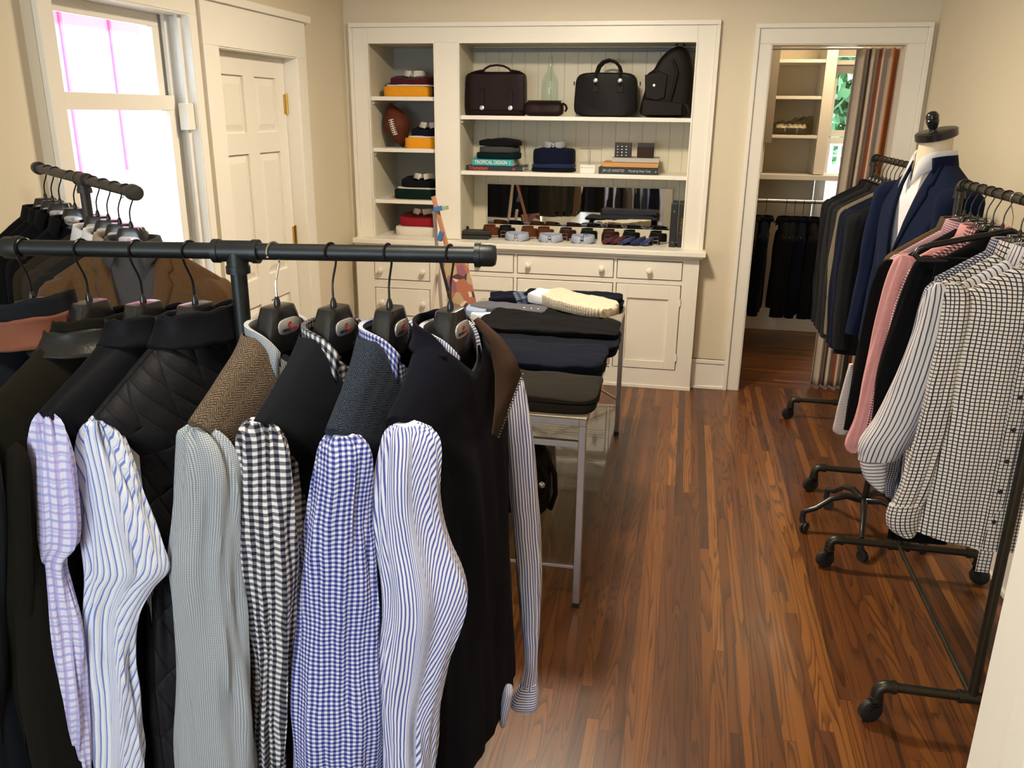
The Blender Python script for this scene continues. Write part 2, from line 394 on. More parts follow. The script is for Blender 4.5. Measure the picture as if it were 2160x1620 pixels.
# ------------------------------------------------------------------ the room
def S(name, mat, boxes, bevel=0.0, parent=None):
    m = MB()
    for bx in boxes: m.box(*bx)
    o = m.build(name, mat, parent, smooth=False, bevel=bevel)
    if parent is None: struct(o)
    return o
BY = 5.173; LX = -2.11; RX = 1.25; CH = 2.5
K['floor_closet'] = M_floor('closet_floor_wood', 1)
S('floor', K['floor'], [(-2.6, RX + 0.15, -2.1, BY + 0.10, -0.06, 0)])
S('floor_closet', K['floor_closet'], [(0.1, 2.4, BY + 0.10, 7.0, -0.06, 0.0)])
S('ceiling', K['ceil'], [(-2.6, 2.4, -2.1, 7.0, CH, CH + 0.08)])
# back wall with the shelf niches and the closet doorway
S('wall_back', K['wall'], [(-2.3, -1.955, BY, BY + .12, 0, CH), (-1.955, 0.0, BY, BY + .12, 2.035, CH), (-1.534, -1.385, BY, BY + .12, 0.84, 2.035), (-1.955, 0.0, BY, BY + .12, 0, 0.84),
    (0.0, 0.405, BY, BY + .12, 0, CH), (0.405, 1.112, BY, BY + .12, 2.02, CH), (1.112, 1.4, BY, BY + .12, 0, CH)])
WY0, WY1, WZ0, WZ1 = 2.63, 3.45, 0.72, 2.02
S('wall_left', K['wall'], [(LX - .14, LX, 2.56, WY0, 0, CH), (LX - .14, LX, WY0, WY1, 0, WZ0), (LX - .14, LX, WY0, WY1, WZ1, CH), (LX - .14, LX, WY1, 3.655, 0, CH),
    (LX - .14, LX, 3.655, 4.45, 1.91, CH), (LX - .14, LX, 4.45, BY + .1, 0, CH), (LX - .18, LX - .04, -2.1, 2.56, 0, CH)])
S('wall_right', K['wall'], [(RX, RX + .14, -2.1, BY + .1, 0, CH)])
S('wall_front', K['wall'], [(-2.6, -2.05, -2.1, -1.98, 0, CH), (-2.05, -0.55, -2.1, -1.98, 0, 0.85), (-2.05, -0.55, -2.1, -1.98, 2.05, CH), (-0.55, RX, -2.1, -1.98, 0, CH)])
S('wall_partition', K['wall'], [(0.40, RX, 0.74, 0.885, 0, CH)])
# casing of the opening the picture is taken through
S('trim_1', K['trim'], [(0.378, 0.40, 0.72, 0.905, 0, 2.3), (0.40, 0.52, 0.886, 0.905, 0, 2.3), (0.362, 0.378, 0.745, 0.795, 0, 2.3), (0.40, 0.52, 0.72, 0.739, 0, 2.3)], 0.003)
h = MB().tube([(0.372, 0.902, 0.845), (0.372, 0.902, 0.885)], 0.009, 12); struct(h.build('trim_hinge', K['trim'], None))
# casings on the back wall
S('trim_2', K['trim'], [(-2.05, -1.955, BY - .02, BY, 0.80, 2.12), (-1.955, 0.0, BY - .02, BY, 2.035, 2.12), (-1.534, -1.385, BY - .02, BY, 0.873, 2.035), (0.0, 0.10, BY - .02, BY, 0.86, 2.12),
    (-2.07, 0.123, BY - .035, BY, 2.12, 2.146), (0.10, 0.123, BY - .035, BY, 0.86, 2.12), (-2.07, -2.05, BY - .035, BY, 0.80, 2.12)], 0.003)
S('trim_3', K['trim'], [(0.335, 0.405, BY - .02, BY, 0, 2.02), (1.112, 1.20, BY - .02, BY, 0, 2.02), (0.335, 1.20, BY - .02, BY, 2.02, 2.10), (0.312, 0.335, BY - .035, BY, 0, 2.10), (1.20, 1.226, BY - .035, BY, 0, 2.10), (0.312, 1.226, BY - .035, BY, 2.10, 2.125),
    (0.405, 0.411, BY - .016, BY + .13, 0, 2.014), (1.106, 1.112, BY - .016, BY + .13, 0, 2.014), (0.405, 1.112, BY - .016, BY + .13, 2.014, 2.02)], 0.003)
# casings on the left wall
S('trim_4', K['trim'], [(LX, LX + .025, 3.53, 3.655, 0, 1.91), (LX, LX + .025, 4.45, 4.56, 0, 1.91), (LX, LX + .025, 3.53, 4.56, 1.91, 2.09), (LX, LX + .045, 3.51, 4.60, 2.09, 2.125),
    (LX - .12, LX + .02, 3.655, 3.662, 0, 1.903), (LX - .12, LX + .02, 4.443, 4.45, 0, 1.903), (LX - .12, LX + .02, 3.655, 4.45, 1.903, 1.91)], 0.002)
S('trim_5', K['trim'], [(LX, LX + .022, 2.562, 2.63, 0.72, 2.02), (LX, LX + .022, 2.562, 3.50, 2.02, 2.09), (LX, LX + .022, 3.45, 3.50, 0.72, 2.02), (LX + .001, LX + .06, 2.562, 3.50, 0.68, 0.72)], 0.002)
S('baseboard_back', K['trim'], [(0.10, 0.312, BY - .022, BY, 0, 0.19), (0.10, 0.312, BY - .032, BY, 0, 0.02), (0.10, 0.312, BY - .028, BY, 0.165, 0.19)], 0.003)
S('baseboard_right', K['trim'], [(RX - .02, RX, 0.905, BY, 0, 0.19), (RX - .03, RX, 0.905, BY, 0, 0.02)], 0.003)
S('baseboard_left', K['trim'], [(LX - .04, LX - .02, -1.9, 2.54, 0, 0.19), (LX, LX + .02, 4.56, BY, 0, 0.19), (LX, LX + .02, 2.62, 3.53, 0, 0.19)], 0.003)
# window in the left wall
wn = MB()
X0, X1 = LX - .12, LX - .075
wn.box(LX - .139, LX + .018, WY0, WY0 + .006, WZ0 + .01, WZ1 - .006); wn.box(LX - .139, LX + .018, WY1 - .006, WY1, WZ0 + .01, WZ1 - .006); wn.box(LX - .139, LX + .018, WY0, WY1, WZ1 - .006, WZ1); wn.box(LX - .139, LX, WY0, WY1, WZ0, WZ0 + .01)
win = wn.build('window_1', K['trim'], None, smooth=False); struct(win)
s1 = MB()   # upper sash
for bx in ((X0, X1 - .02, WY0 + .006, WY0 + .045, 1.685, WZ1 - .056), (X0, X1 - .02, WY1 - .10, WY1 - .055, 1.685, WZ1 - .056), (X0, X1 - .02, WY0 + .006, WY1 - .055, WZ1 - .056, WZ1 - .006), (X0, X1 - .02, WY0 + .006, WY1 - .055, 1.645, 1.685)): s1.box(*bx)
s1.build('upper_sash', K['trim'], win, smooth=False, bevel=.002)
s2 = MB()
for bx in ((X1 - .019, X1 + .02, WY0 + .006, WY0 + .045, WZ0 + .07, 1.635), (X1 - .019, X1 + .02, WY1 - .10, WY1 - .055, WZ0 + .07, 1.635), (X1 - .019, X1 + .02, WY0 + .006, WY1 - .055, 1.635, 1.695), (X1 - .019, X1 + .02, WY0 + .006, WY1 - .055, WZ0 + .011, WZ0 + .07)): s2.box(*bx)
s2.build('lower_sash', K['trim'], win, smooth=False, bevel=.002)
tr = MB()
for bx in ((LX - .13, LX - .1, WY1 - .05, WY1, WZ0, WZ1), (LX - .085, LX - .07, WY1 - .05, WY1, WZ0, WZ1), (LX - .035, LX - .02, WY1 - .03, WY1, WZ0, WZ1), (LX - .128, LX - .022, WY1 - .012, WY1 - .006, WZ0 + .01, WZ1 - .01)): tr.box(*bx)
tr.build('sash_track', K['white'], win, smooth=False)
MB().box(LX - .04, LX + .004, WY1 - .06, WY1 - .01, 1.555, 1.665).build('sash_stop', K['trim'], win, smooth=False, bevel=.004)
MB().box(X0 + .008, X0 + .012, WY0 + .03, WY1 - .08, 1.66, WZ1 - .03).build('glass_pane', K['paneglass'], win, smooth=False)
MB().box(X1 - .002, X1 + .002, WY0 + .03, WY1 - .08, WZ0 + .05, 1.66).build('glass_pane', K['paneglass'], win, smooth=False)
# door in the left wall : six panels
dY0, dY1, dX = 3.662, 4.438, LX - .055
door = MB().box(dX - .035, dX - .016, dY0, dY1, 0.01, 1.903).build('door_1', K['trim'], None, smooth=False); struct(door)
dp = MB()
cols = [(dY0 + .105, dY0 + .335), (dY0 + .445, dY0 + .675)]; rws = [(0.18, 0.66), (0.80, 1.43), (1.53, 1.80)]
# stiles and rails proud of the recessed panels
ys = [dY0, cols[0][0], cols[0][1], cols[1][0], cols[1][1], dY1]
for a in (0, 2, 4): dp.box(dX - .0165, dX, ys[a], ys[a + 1], .01, 1.903)
zs = [.01, .18, .66, .80, 1.43, 1.53, 1.80, 1.903]
for a in (0, 2, 4, 6):
    for c in cols: dp.box(dX - .0165, dX - .0002, c[0], c[1], zs[a], zs[a + 1])
dp.build('door_frame', K['trim'], door, smooth=False, bevel=.0015)
for c in cols:
    for r_ in rws:
        p = MB(); y0, y1, z0, z1 = c[0] + .006, c[1] - .006, r_[0] + .006, r_[1] - .006
        a = [(dX - .0155, y, z) for y, z in ((y0, z0), (y1, z0), (y1, z1), (y0, z1))]; e = .035
        b_ = [(dX - .005, y, z) for y, z in ((y0 + e, z0 + e), (y1 - e, z0 + e), (y1 - e, z1 - e), (y0 + e, z1 - e))]
        p.loft([a, b_], True, False, True); p.build('door_panel', K['trim'], door, smooth=False)
for z in (1.672, 0.967, 0.25):
    hm = MB().box(dX - .002, dX + .004, dY1 - .028, dY1 + .004, z - .05, z + .05); hm.tube([(dX + .006, dY1 + .004, z - .055), (dX + .006, dY1 + .004, z + .055)], .006, 10)
    hm.build('hinge', K['brass'], door)
kM = Matrix.Translation((dX, dY0 + .07, 0.90)) @ Matrix.Rotation(R(90), 4, 'Y')
MB().lathe([(.026, 0), (.026, .004), (.01, .006), (.009, .03), (.02, .036), (.027, .05), (.024, .062), (.012, .068)], n=16, M=kM).build('knob', K['glass'], door)
# closet
S('wall_closet', K['wall'], [(0.1, 0.95, 6.85, 6.95, 0, CH), (0.95, 1.6, 6.85, 6.95, 2.06, CH), (0.95, 1.6, 6.85, 6.95, 0, .75), (1.6, 2.4, 6.85, 6.95, 0, CH), (0.1, 0.22, BY + .12, 6.95, 0, CH), (2.3, 2.4, BY + .12, 6.95, 0, CH), (0.1, 0.22, 6.0, 6.95, 0, CH)])
S('wall_closet_front', K['wall'], [(1.25, 2.4, BY + .12, BY + .2, 0, CH)])
S('baseboard_closet', K['trim'], [(0.22, 2.3, 6.83, 6.85, 0, 0.2)], .003)
def bead(name, col):
    m, nt, b = newmat(name, col, 0.5); v, xyz = coords(nt, 'Object')
    s = stripes(nt, xyz[0], 0.0838, 0.05, 0.015); nt.links.new(mixc(nt, mth(nt, 'MULTIPLY', s, .25), col, tuple(c * .5 for c in col)), b.inputs['Base Color'])
    bumpn(nt, b, mth(nt, 'MULTIPLY', s, -1.0), 0.6, 0.004); return m
K['bead'] = bead('beadboard', (0.70, 0.66, 0.52))
def bookcase(name, label, x0, x1, yb, shelves, sx0, sx1, backm, extra=None):
    t = thing(name, label, 'shelving', (x0, BY, .86))
    m = MB(); m.box(x0 + .0002, x0 + .001, BY + .004, yb, .873, 2.034); m.box(x1 - .001, x1 - .0002, BY + .004, yb, .873, 2.034); m.box(x0 + .0002, x1 - .0002, BY + .004, yb, 2.034, 2.0348); m.box(x0 - .012, x0 + .0001, BY + .121, yb, .86, 2.035); m.box(x1 - .0001, x1 + .012, BY + .121, yb, .86, 2.035); m.box(x0, x1, BY + .121, yb, 2.035, 2.047)
    m.build('side_panel', K['recess'], t, smooth=False)
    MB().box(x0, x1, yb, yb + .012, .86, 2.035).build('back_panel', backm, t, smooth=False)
    for z in shelves:
        MB().box(x0 + .001, x1 - .001, BY + .004, yb, z - .024, z).build('shelf', K['trim'], t, smooth=False, bevel=.0025)
        MB().box(x0 + .001, x0 + .012, BY + .03, yb, z - .044, z - .024).build('shelf_cleat', K['recess'], t, smooth=False)
    m = MB(); m.box(x0 - .004, x0 + .005, BY - .026, BY + .003, .873, 2.030); m.box(x1 - .005, x1 + .004, BY - .026, BY + .003, .873, 2.030); m.box(x0 - .004, x1 + .004, BY - .026, BY + .003, 2.030, 2.041)
    m.build('edge_bead', K['trim'], t, smooth=False)
    return t
SHL = [1.105, 1.422, 1.729]; SHW = [1.296, 1.624]
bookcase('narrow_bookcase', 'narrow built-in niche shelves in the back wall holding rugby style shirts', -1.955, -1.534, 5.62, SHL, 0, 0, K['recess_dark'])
wide = bookcase('wide_bookcase', 'wide built-in niche shelves with beadboard back holding leather bags and books', -1.385, 0.0, 5.50, SHW, 0, 0, K['bead'])
MB().tube([(-1.37, 5.40, 2.008), (-0.01, 5.40, 2.008)], .011, 12).build('rod', fab('rodgrey', (0.25, 0.26, 0.27), rough=.5), wide)
# base cabinets and the counter
FY = 5.08
def knob(m, x, y, z, r=.019):
    m.lathe([(.008, 0), (.007, .012), (r * .8, .018), (r, .027), (r * .8, .036), (r * .3, .040)], n=14, M=Matrix.Translation((x, y, z)) @ Matrix.Rotation(R(90), 4, 'X'))
def drawer(par, x0, x1, z0, z1, knobs, inset=True):
    d = MB().box(x0, x1, FY - .006, FY + .012, z0, z1).build('drawer', K['trim'], par, smooth=False, bevel=.003)
    for kx in knobs:
        k = MB(); knob(k, kx, FY - .006, (z0 + z1) / 2); o = k.build('knob', K['trim'], d)
    return d
def cab_door(par, x0, x1, z0, z1, hinge_right=True):
    st = .068; d = MB()
    for bx in ((x0, x0 + st, z0, z1), (x1 - st, x1, z0, z1), (x0 + st, x1 - st, z0, z0 + .05), (x0 + st, x1 - st, z1 - .085, z1)): d.box(bx[0], bx[1], FY - .006, FY + .012, bx[2], bx[3])
    d.box(x0 + st, x1 - st, FY + .0055, FY + .010, z0 + .05, z1 - .085)
    o = d.build('door', K['trim'], par, smooth=False, bevel=.0025)
    for z in (z0 + .08, z1 - .10):
        MB().tube([(x1 + .003, FY - .008, z - .022), (x1 + .003, FY - .008, z + .022)], .005, 8).build('hinge', K['trim'], o)
    k = MB(); knob(k, x0 + .03, FY - .006, (z0 + z1) / 2 + .1); k.build('knob', K['trim'], o)
cb = thing('wide_cabinet', 'wide white base cabinet with round knobs on its drawers below the bag shelves', 'cabinet', (-.65, FY, 0))
m = MB(); m.box(-1.50, .108, FY + .032, BY - .003, 0, .829); m.box(-1.50, .112, FY - .008, FY + .031, 0, .0218)
m.build('carcass', K['trim'], cb, smooth=False, bevel=.002)
m = MB()  # face frame, proud of the drawer gaps
for q, bx in enumerate(((-1.50, 0.108, .806, .83), (-1.50, .108, .661, .687), (-1.50, .108, 0.022, .126), (-1.00, -.396, .479, .496), (-1.0, -.396, .299, .316), (-1.0, -.396, .12, .136), (.0135, .108, .022, .83), (-.397, -.381, .022, .83), (-1.019, -1.000, .022, .83), (-1.50, -1.455, .022, .83))):
    m.box(bx[0], bx[1], FY - (.001 if q < 6 else .0014), FY + .0315, bx[2], bx[3])
m.build('face_frame', K['trim'], cb, smooth=False)
drawer(cb, -1.45, -1.024, .692, .802, [-1.24]); drawer(cb, -.995, -.402, .692, .802, [-.923, -.470]); drawer(cb, -.376, .009, .692, .800, [-.183])
drawer(cb, -.995, -.402, .50, .655, [-.923, -.470]); drawer(cb, -.995, -.402, .32, .475, [-.923, -.470]); drawer(cb, -.995, -.402, .14, .295, [-.923, -.470])
cab_door(cb, -.376, .009, .13, .657)
cab_door(cb, -1.45, -1.024, .13, .657)
cn = thing('narrow_cabinet', 'narrow white base cabinet with two-knob drawers beside the corner', 'cabinet', (-1.75, FY, 0))
m = MB(); m.box(-2.06, -1.502, FY + .032, BY - .003, 0, .83); m.build('carcass', K['trim'], cn, smooth=False, bevel=.002)
m = MB()
for q, bx in enumerate(((-2.06, -1.502, .735, .83), (-2.06, -1.502, .555, .605), (-2.06, -1.502, .325, .370), (-2.06, -1.502, 0, .095), (-2.06, -1.940, 0, .83), (-1.565, -1.502, 0, .83))):
    m.box(bx[0], bx[1], FY - (.001 if q < 4 else .0014), FY + .0315, bx[2], bx[3])
m.build('face_frame', K['trim'], cn, smooth=False)
drawer(cn, -1.935, -1.57, .610, .73, [-1.885, -1.605]); drawer(cn, -1.935, -1.57, .375, .55, [-1.885, -1.605]); drawer(cn, -1.935, -1.57, .10, .32, [-1.885, -1.605])
m = MB(); m.box(-2.06, .141, FY - .05, BY - .022, .842, .872); m.box(-1.955, -1.534, BY - .022, BY + .01, .842, .872); m.box(-1.385, 0.0, BY - .022, BY + .01, .842, .872); m.box(-1.953, -1.536, BY + .01, 5.62, .842, .8715); m.box(-1.383, -.002, BY + .01, 5.50, .842, .8715)
ct = m.build('countertop', K['trim'], None, smooth=False, bevel=.004, origin=(-.9, FY, .842)); tag(ct, 'white painted wooden countertop running over both base cabinets', 'countertop')
m = MB(); m.box(-2.055, .125, FY - .035, BY - .03, .83, .842); m.build('cove_molding', K['trim'], ct, smooth=False)
CT = .872
# mirror leaning at the back of the niche
mr = thing('mirror', 'long frameless horizontal mirror standing at the back of the counter niche', 'mirror', (-.68, 5.49, CT))
MB().box(-1.283, -.085, 5.482, 5.488, .935, 1.195).build('glass', K['mirror'], mr, smooth=False)
m = MB(); m.box(-1.29, -.078, 5.488, 5.499, .872, 1.20); m.box(-1.385 + .09, -.08, 5.470, 5.488, .872, .935); m.build('backing', K['recess'], mr, smooth=False)
# ceiling lamps
for i, (lx, ly, lab) in enumerate(((-.55, 3.55, 'round white ceiling lamp above the clothes table'), (-.35, 1.05, 'round white ceiling lamp above the front clothes rack'), (.95, 6.1, 'round white ceiling lamp inside the closet'))):
    t = thing('ceiling_lamp', lab, 'lamp', (lx, ly, CH))
    MB().lathe([(.10, 0), (.10, -.01), (.19, -.02), (.19, -.03), (.185, -.03)], (lx, ly, CH), 28).build('base', K['white'], t)
    MB().lathe([(.02, -.036), (.15, -.034), (.182, -.028)], (lx, ly, CH), 28).build('diffuser', M_emit('lamp_glow', (1, .82, .6), 6.0), t)
# ------------------------------------------------------------------ folded clothes
def slab(cx, cy, z, sx, sy, h, rz=0, ex=5.0, puff=.006, seed=0, n=56, sag=0.0, top=None, edge=.5):
    """folded cloth: a soft-edged pad; returns MB"""
    m = MB(); rows = []; uv = []; M = Matrix.Translation((cx, cy, z)) @ Matrix.Rotation(rz, 4, 'Z')
    prof = [(.0, .80, 0), (.0, .93, 0), (.12, .985, 0), (.35, 1.0, 0), (.65, 1.0, 0), (.88, .985, 0), (.97, .95, 0), (1.0, .88, 0), (1.02, .70, 0), (1.03, .45, 0), (1.035, .2, 0), (1.035, .02, 0)]
    for i, (zz, s, _) in enumerate(prof):
        row = []; ur = []
        rs = s if i < 8 else s
        for k in range(n + 1):
            a = 2 * math.pi * k / n; c, d = math.cos(a), math.sin(a)
            rr = (abs(c) ** ex + abs(d) ** ex) ** (-1 / ex)
            x, y = c * rr * sx / 2, d * rr * sy / 2
            ins = (1 - s) * min(sx, sy) / 2 * (edge if i < 8 or i < 3 else 1.0)
            f = s if i >= 8 else 1 - (1 - s) * .5
            x *= f; y *= f
            zt = zz * h
            if zz > .05:
                zt += puff * zz * (nz(x * 9, y * 9, seed * 3.3) * 1.3 + .5 * nz(x * 25, y * 25, seed)) + (sag * zz * ((2 * x / sx) ** 2) if sag else 0)
                if top: zt += top(x / sx * 2, y / sy * 2) * zz
            wob = 1 + .010 * nz(a * 2, zz * 3, seed * 1.7) * 2
            if zz < .05: zt = 0
            if k < n: row.append(M @ Vector((x * wob, y * wob, zt)))
            ur.append((x + (0 if i > 6 else 0), y + zz * h * 1.0))
        rows.append(row); uv.append(ur)
    m.loft(rows, True, True, True, uv)
    return m
def collar_mb(c, rz, rx=.062, ry=.052, h=.034, leaf=.04, gap=.35, point=.03, tilt=0, n=36, flare=.014, drop=.0):
    """shirt collar ring open at the front (+y side)."""
    m = MB(); M = Matrix.Translation(Vector(c)) @ Matrix.Rotation(rz, 4, 'Z') @ Matrix.Rotation(tilt, 4, 'X')
    A = []; B = []; Cc = []; D = []; uv = [[], [], [], []]
    for k in range(n + 1):
        s = k / n; a = R(90) + gap * .5 + (2 * math.pi - gap) * s; fr = abs(2 * s - 1) ** 5
        ca, sa = math.cos(a), math.sin(a); hh = h * (1 - .35 * fr) - drop * fr
        A.append(M @ Vector((rx * ca, ry * sa, -.004 - drop * fr))); B.append(M @ Vector((rx * .98 * ca, ry * .98 * sa, hh)))
        Cc.append(M @ Vector(((rx + .005) * ca, (ry + .005) * sa, hh + .001)))
        D.append(M @ Vector(((rx + flare + .004 * fr) * ca + (0.012 * fr * (1 if s < .5 else -1)) * -1, (ry + flare + point * .35 * fr) * sa, hh - leaf - point * fr)))
        L = (rx + ry) * math.pi * s
        for q, dd in enumerate((0, h, h, h + leaf)): uv[q].append((L, dd))
    m.loft([A, B, Cc, D], False, uv=uv)
    return m
def buttons(par, pts, r, mat, nrm=(0, -1, 0), name='button'):
    q = Vector(nrm).to_track_quat('Z', 'Y').to_matrix().to_4x4()
    for p in pts:
        MB().lathe([(r, 0), (r, .0012), (r * .8, .0022), (r * .3, .0016)], n=12, M=Matrix.Translation(Vector(p)) @ q).build(name, mat, par)
GOLD = (0.80, 0.34, 0.02)
def shelf_polo(cx, z, cols, label, w=.31, d=.26, stack=.05, lift=0.0, cy=5.36, rz=0.0, seed=1, cw=1.0):
    """rugby shirt folded with contrast bands and a white collar"""
    t = thing('rugby_shirt', label, 'shirt', (cx, cy, z), 0, 'folded rugby style shirts in the narrow niche')
    (low, mid) = cols
    slab(cx, cy, z, w, d, .062, rz, 6, .005, seed).build('lower_band', low, t)
    b = slab(cx + .012, cy + .01, z + .062, w * .99, d * .9, .010, rz, 6, .004, seed + 5); b.build('white_stripe', fab('offwhite', (.74, .71, .64)), t)
    slab(cx + .014, cy + .02, z + .071, w * .90, d * .84, .044, rz, 4, .006, seed + 2, top=lambda x, y: .010 * (x * x) + .012 * (y)).build('upper_band', mid, t)
    o = collar_mb((cx + .02, cy + .02, z + .122), rz + R(180), .060, .052, .030, .030, .14, .006, R(10)).build('collar', fab('offwhite', (.74, .71, .64)), t, solid=.002)
    return t
F_gold = fab('gold', GOLD); F_mar = fab('maroon', (.075, .012, .022)); F_navy = fab('navy', (.012, .016, .045)); F_blk = fab('charcoalblack', (.014, .015, .018)); F_bot = fab('bottlegreen', (.010, .030, .026)); F_red = fab('crimson', (.28, .012, .022)); F_ow = fab('offwhite', (.74, .71, .64))
shelf_polo(-1.755, SHL[2], (F_gold, F_mar), 'gold and maroon folded rugby shirt with white collar on the top narrow shelf', seed=1, cy=5.37)
t = shelf_polo(-1.655, SHL[1], (F_gold, F_navy), 'gold and navy folded rugby shirt with white collar beside the football', seed=3, w=.235)
shelf_polo(-1.70, SHL[0], (F_bot, F_blk), 'dark green and black folded rugby shirt with white collar, third shelf down', seed=5)
# the red one lies the other way: crimson above a white band
t = thing('rugby_shirt', 'crimson and white folded rugby shirt with white collar on the counter niche', 'shirt', (-1.70, 5.36, CT), 0, 'folded rugby style shirts in the narrow niche')
slab(-1.70, 5.36, CT, .31, .26, .056, 0, 6, .004, 9).build('lower_band', F_ow, t)
slab(-1.69, 5.38, CT + .057, .30, .25, .060, 0, 4, .006, 10, top=lambda x, y: .008 * x * x + .012 * y).build('upper_band', F_red, t)
collar_mb((-1.69, 5.38, CT + .130), R(180), .060, .052, .030, .030, .14, .006, R(10)).build('collar', F_ow, t, solid=.002)
o = slab(-1.585, 5.42, SHL[2], .09, .2, .065, .1, 4, .006, 14).build('folded_sweater', F_blk, None); tag(o, 'small black folded sweater at the right end of the top narrow shelf', 'sweater')
# football
ft = thing('football', 'brown leather football with white laces standing on its tip in the narrow niche', 'football', (-1.862, 5.36, SHL[1]))
K['pigskin'] = M_leather('pigskin', (0.115, 0.030, 0.016), .45, 420, .4)
fM = Matrix.Translation((-1.853, 5.35, SHL[1] + .135)) @ Matrix.Rotation(R(-14), 4, 'Y') @ Matrix.Rotation(R(8), 4, 'X')
def fr(z): return .084 * max(0.0, (1 - (abs(z) / .142) ** 1.75)) ** .93
zs_ = [-.142 + .284 * i / 36 for i in range(37)]
MB().lathe([(max(fr(z), .002), z) for z in zs_], n=36, M=fM).build('ball', K['pigskin'], ft)
lc = MB(); lc.tube([fM @ Vector((.0, -fr(z) - .001, z)) for z in [(-.05 + .1 * i / 10) for i in range(11)]], .003, 8)
for i in range(8):
    z = -.045 + .09 * i / 7; lc.tube([fM @ Vector((x, -math.sqrt(max(fr(z) ** 2 - x * x, 0)) - .002, z)) for x in (-.016, -.008, 0, .008, .016)], .003, 6)
lc.build('laces', K['white'], ft)
sm = MB()
for a in (0, 90, 180, 270):
    sm.tube([fM @ Vector((math.cos(R(a + 45)) * (fr(z) + .0002), math.sin(R(a + 45)) * (fr(z) + .0002), z)) for z in zs_[1:-1]], .0009, 5)
sm.build('seam', K['ink'], ft)
# ---- bags on the top wide shelf
ZB = SHW[1]
K['brownlea'] = M_leather('oxblood_leather', (.016, .007, .007), .45)
K['blacklea'] = M_leather('black_leather', (.006, .0055, .005), .42)
K['darklea'] = M_leather('dark_brown_leather', (.009, .0065, .0055), .5)
def rbox(x0, x1, y0, y1, z0, z1, r=.02, taper=0.0, bulge=.008, seed=0, lean=0.0, n=12):
    """soft box: rounded rectangle rings stacked upward"""
    m = MB(); rows = []; cx, cy = (x0 + x1) / 2, (y0 + y1) / 2; hx, hy = (x1 - x0) / 2, (y1 - y0) / 2
    N_ = 16
    for i in range(N_ + 1):
        t = i / N_; z = z0 + (z1 - z0) * t; e = min(t, 1 - t) * (z1 - z0)
        ins = r - math.sqrt(max(0, r * r - max(0, r - e) ** 2)) if e < r else 0
        if i in (0, N_): ins = r * .9
        row = []
        for k in range(48):
            a = 2 * math.pi * k / 48; c, s_ = math.cos(a), math.sin(a); q = (abs(c) ** 7 + abs(s_) ** 7) ** (-1 / 7)
            bx = (hx - ins + bulge * math.sin(math.pi * t)) * c * q; by = (hy * (1 - taper * t) - ins + bulge * math.sin(math.pi * t)) * s_ * q
            d = .003 * nz(bx * 12, z * 12, seed) * (1 if e > .01 else 0)
            row.append((cx + bx + d, cy + by + lean * t + d, z))
        rows.append(row)
    m.loft(rows, True, True, True); return m
sa = thing('satchel', 'dark brown leather satchel with two buckle straps, leftmost on the bag shelf', 'bag', (-1.188, 5.32, ZB))
rbox(-1.372, -1.005, 5.25, 5.37, ZB, ZB + .245, .012, .15, .004, 1).build('body', K['brownlea'], sa)
rbox(-1.352, -1.002, 5.243, 5.27, ZB + .018, ZB + .252, .02, 0, .001, 2).build('flap', K['brownlea'], sa)
for x in (-1.262, -1.085):
    s_ = MB().box(x - .013, x + .013, 5.236, 5.243, ZB + .03, ZB + .15).build('strap', K['brownlea'], sa, smooth=False, bevel=.002)
    MB().lathe([(.014, 0), (.014, .003), (.006, .005)], n=14, M=Matrix.Translation((x, 5.236, ZB + .045)) @ Matrix.Rotation(R(90), 4, 'X')).build('buckle', K['steel'], s_)
hp = [(-1.275, 5.31, ZB + .248), (-1.262, 5.31, ZB + .272), (-1.23, 5.31, ZB + .288), (-1.188, 5.31, ZB + .293), (-1.145, 5.31, ZB + .288), (-1.11, 5.31, ZB + .272), (-1.09, 5.31, ZB + .248)]
MB().tube(hp, .0065, 8).build('handle', K['brownlea'], sa)
for q in (0, 1):
    m = MB()
    if q: m.tube([(-1.10, 5.31, ZB + .262), (-1.07, 5.31, ZB + .258), (-1.04, 5.31, ZB + .252)], .007, 8)
    else: m.tube([(-1.27, 5.31, ZB + .262), (-1.30, 5.31, ZB + .258), (-1.33, 5.31, ZB + .252)], .007, 8)
    m.build('handle_tab', K['brownlea'], sa)
m = MB(); m.lathe([(.012, -.003), (.015, 0), (.012, .003)], n=14, M=Matrix.Translation((-1.376, 5.30, ZB + .205)) @ Matrix.Rotation(R(90), 4, 'Y')); m.build('ring', K['steel'], sa)
tk = thing('toiletry_bag', 'small dark brown leather zip toiletry bag in front of the glass bottle', 'bag', (-.87, 5.27, ZB))
rbox(-.995, -.768, 5.215, 5.32, ZB, ZB + .088, .03, .35, .004, 4).build('body', K['brownlea'], tk)
m = MB(); m.box(-.985, -.775, 5.262, 5.272, ZB + .085, ZB + .092); m.build('zip', K['ink'], tk, smooth=False)
m = MB(); m.tube([(-.77, 5.267, ZB + .075), (-.75, 5.262, ZB + .065), (-.742, 5.26, ZB + .045), (-.752, 5.258, ZB + .028)], .007, 8); m.build('pull_tab', K['brownlea'], tk)
bt = thing('glass_bottle', 'tall empty pale green glass bottle between the satchel and the briefcase', 'bottle', (-.872, 5.40, ZB))
prof = [(.045, .0), (.050, .006), (.050, .19), (.048, .21), (.038, .235), (.022, .262), (.0155, .285), (.0145, .335), (.017, .337), (.017, .345), (.014, .346)]
MB().lathe(prof, (-.872, 5.41, ZB), 28, cap=True).build('bottle', K['bottle'], bt)
br = thing('briefcase', 'black leather laptop briefcase with two looped handles, centre right of the bag shelf', 'bag', (-.51, 5.30, ZB))
m = MB(); rows = []
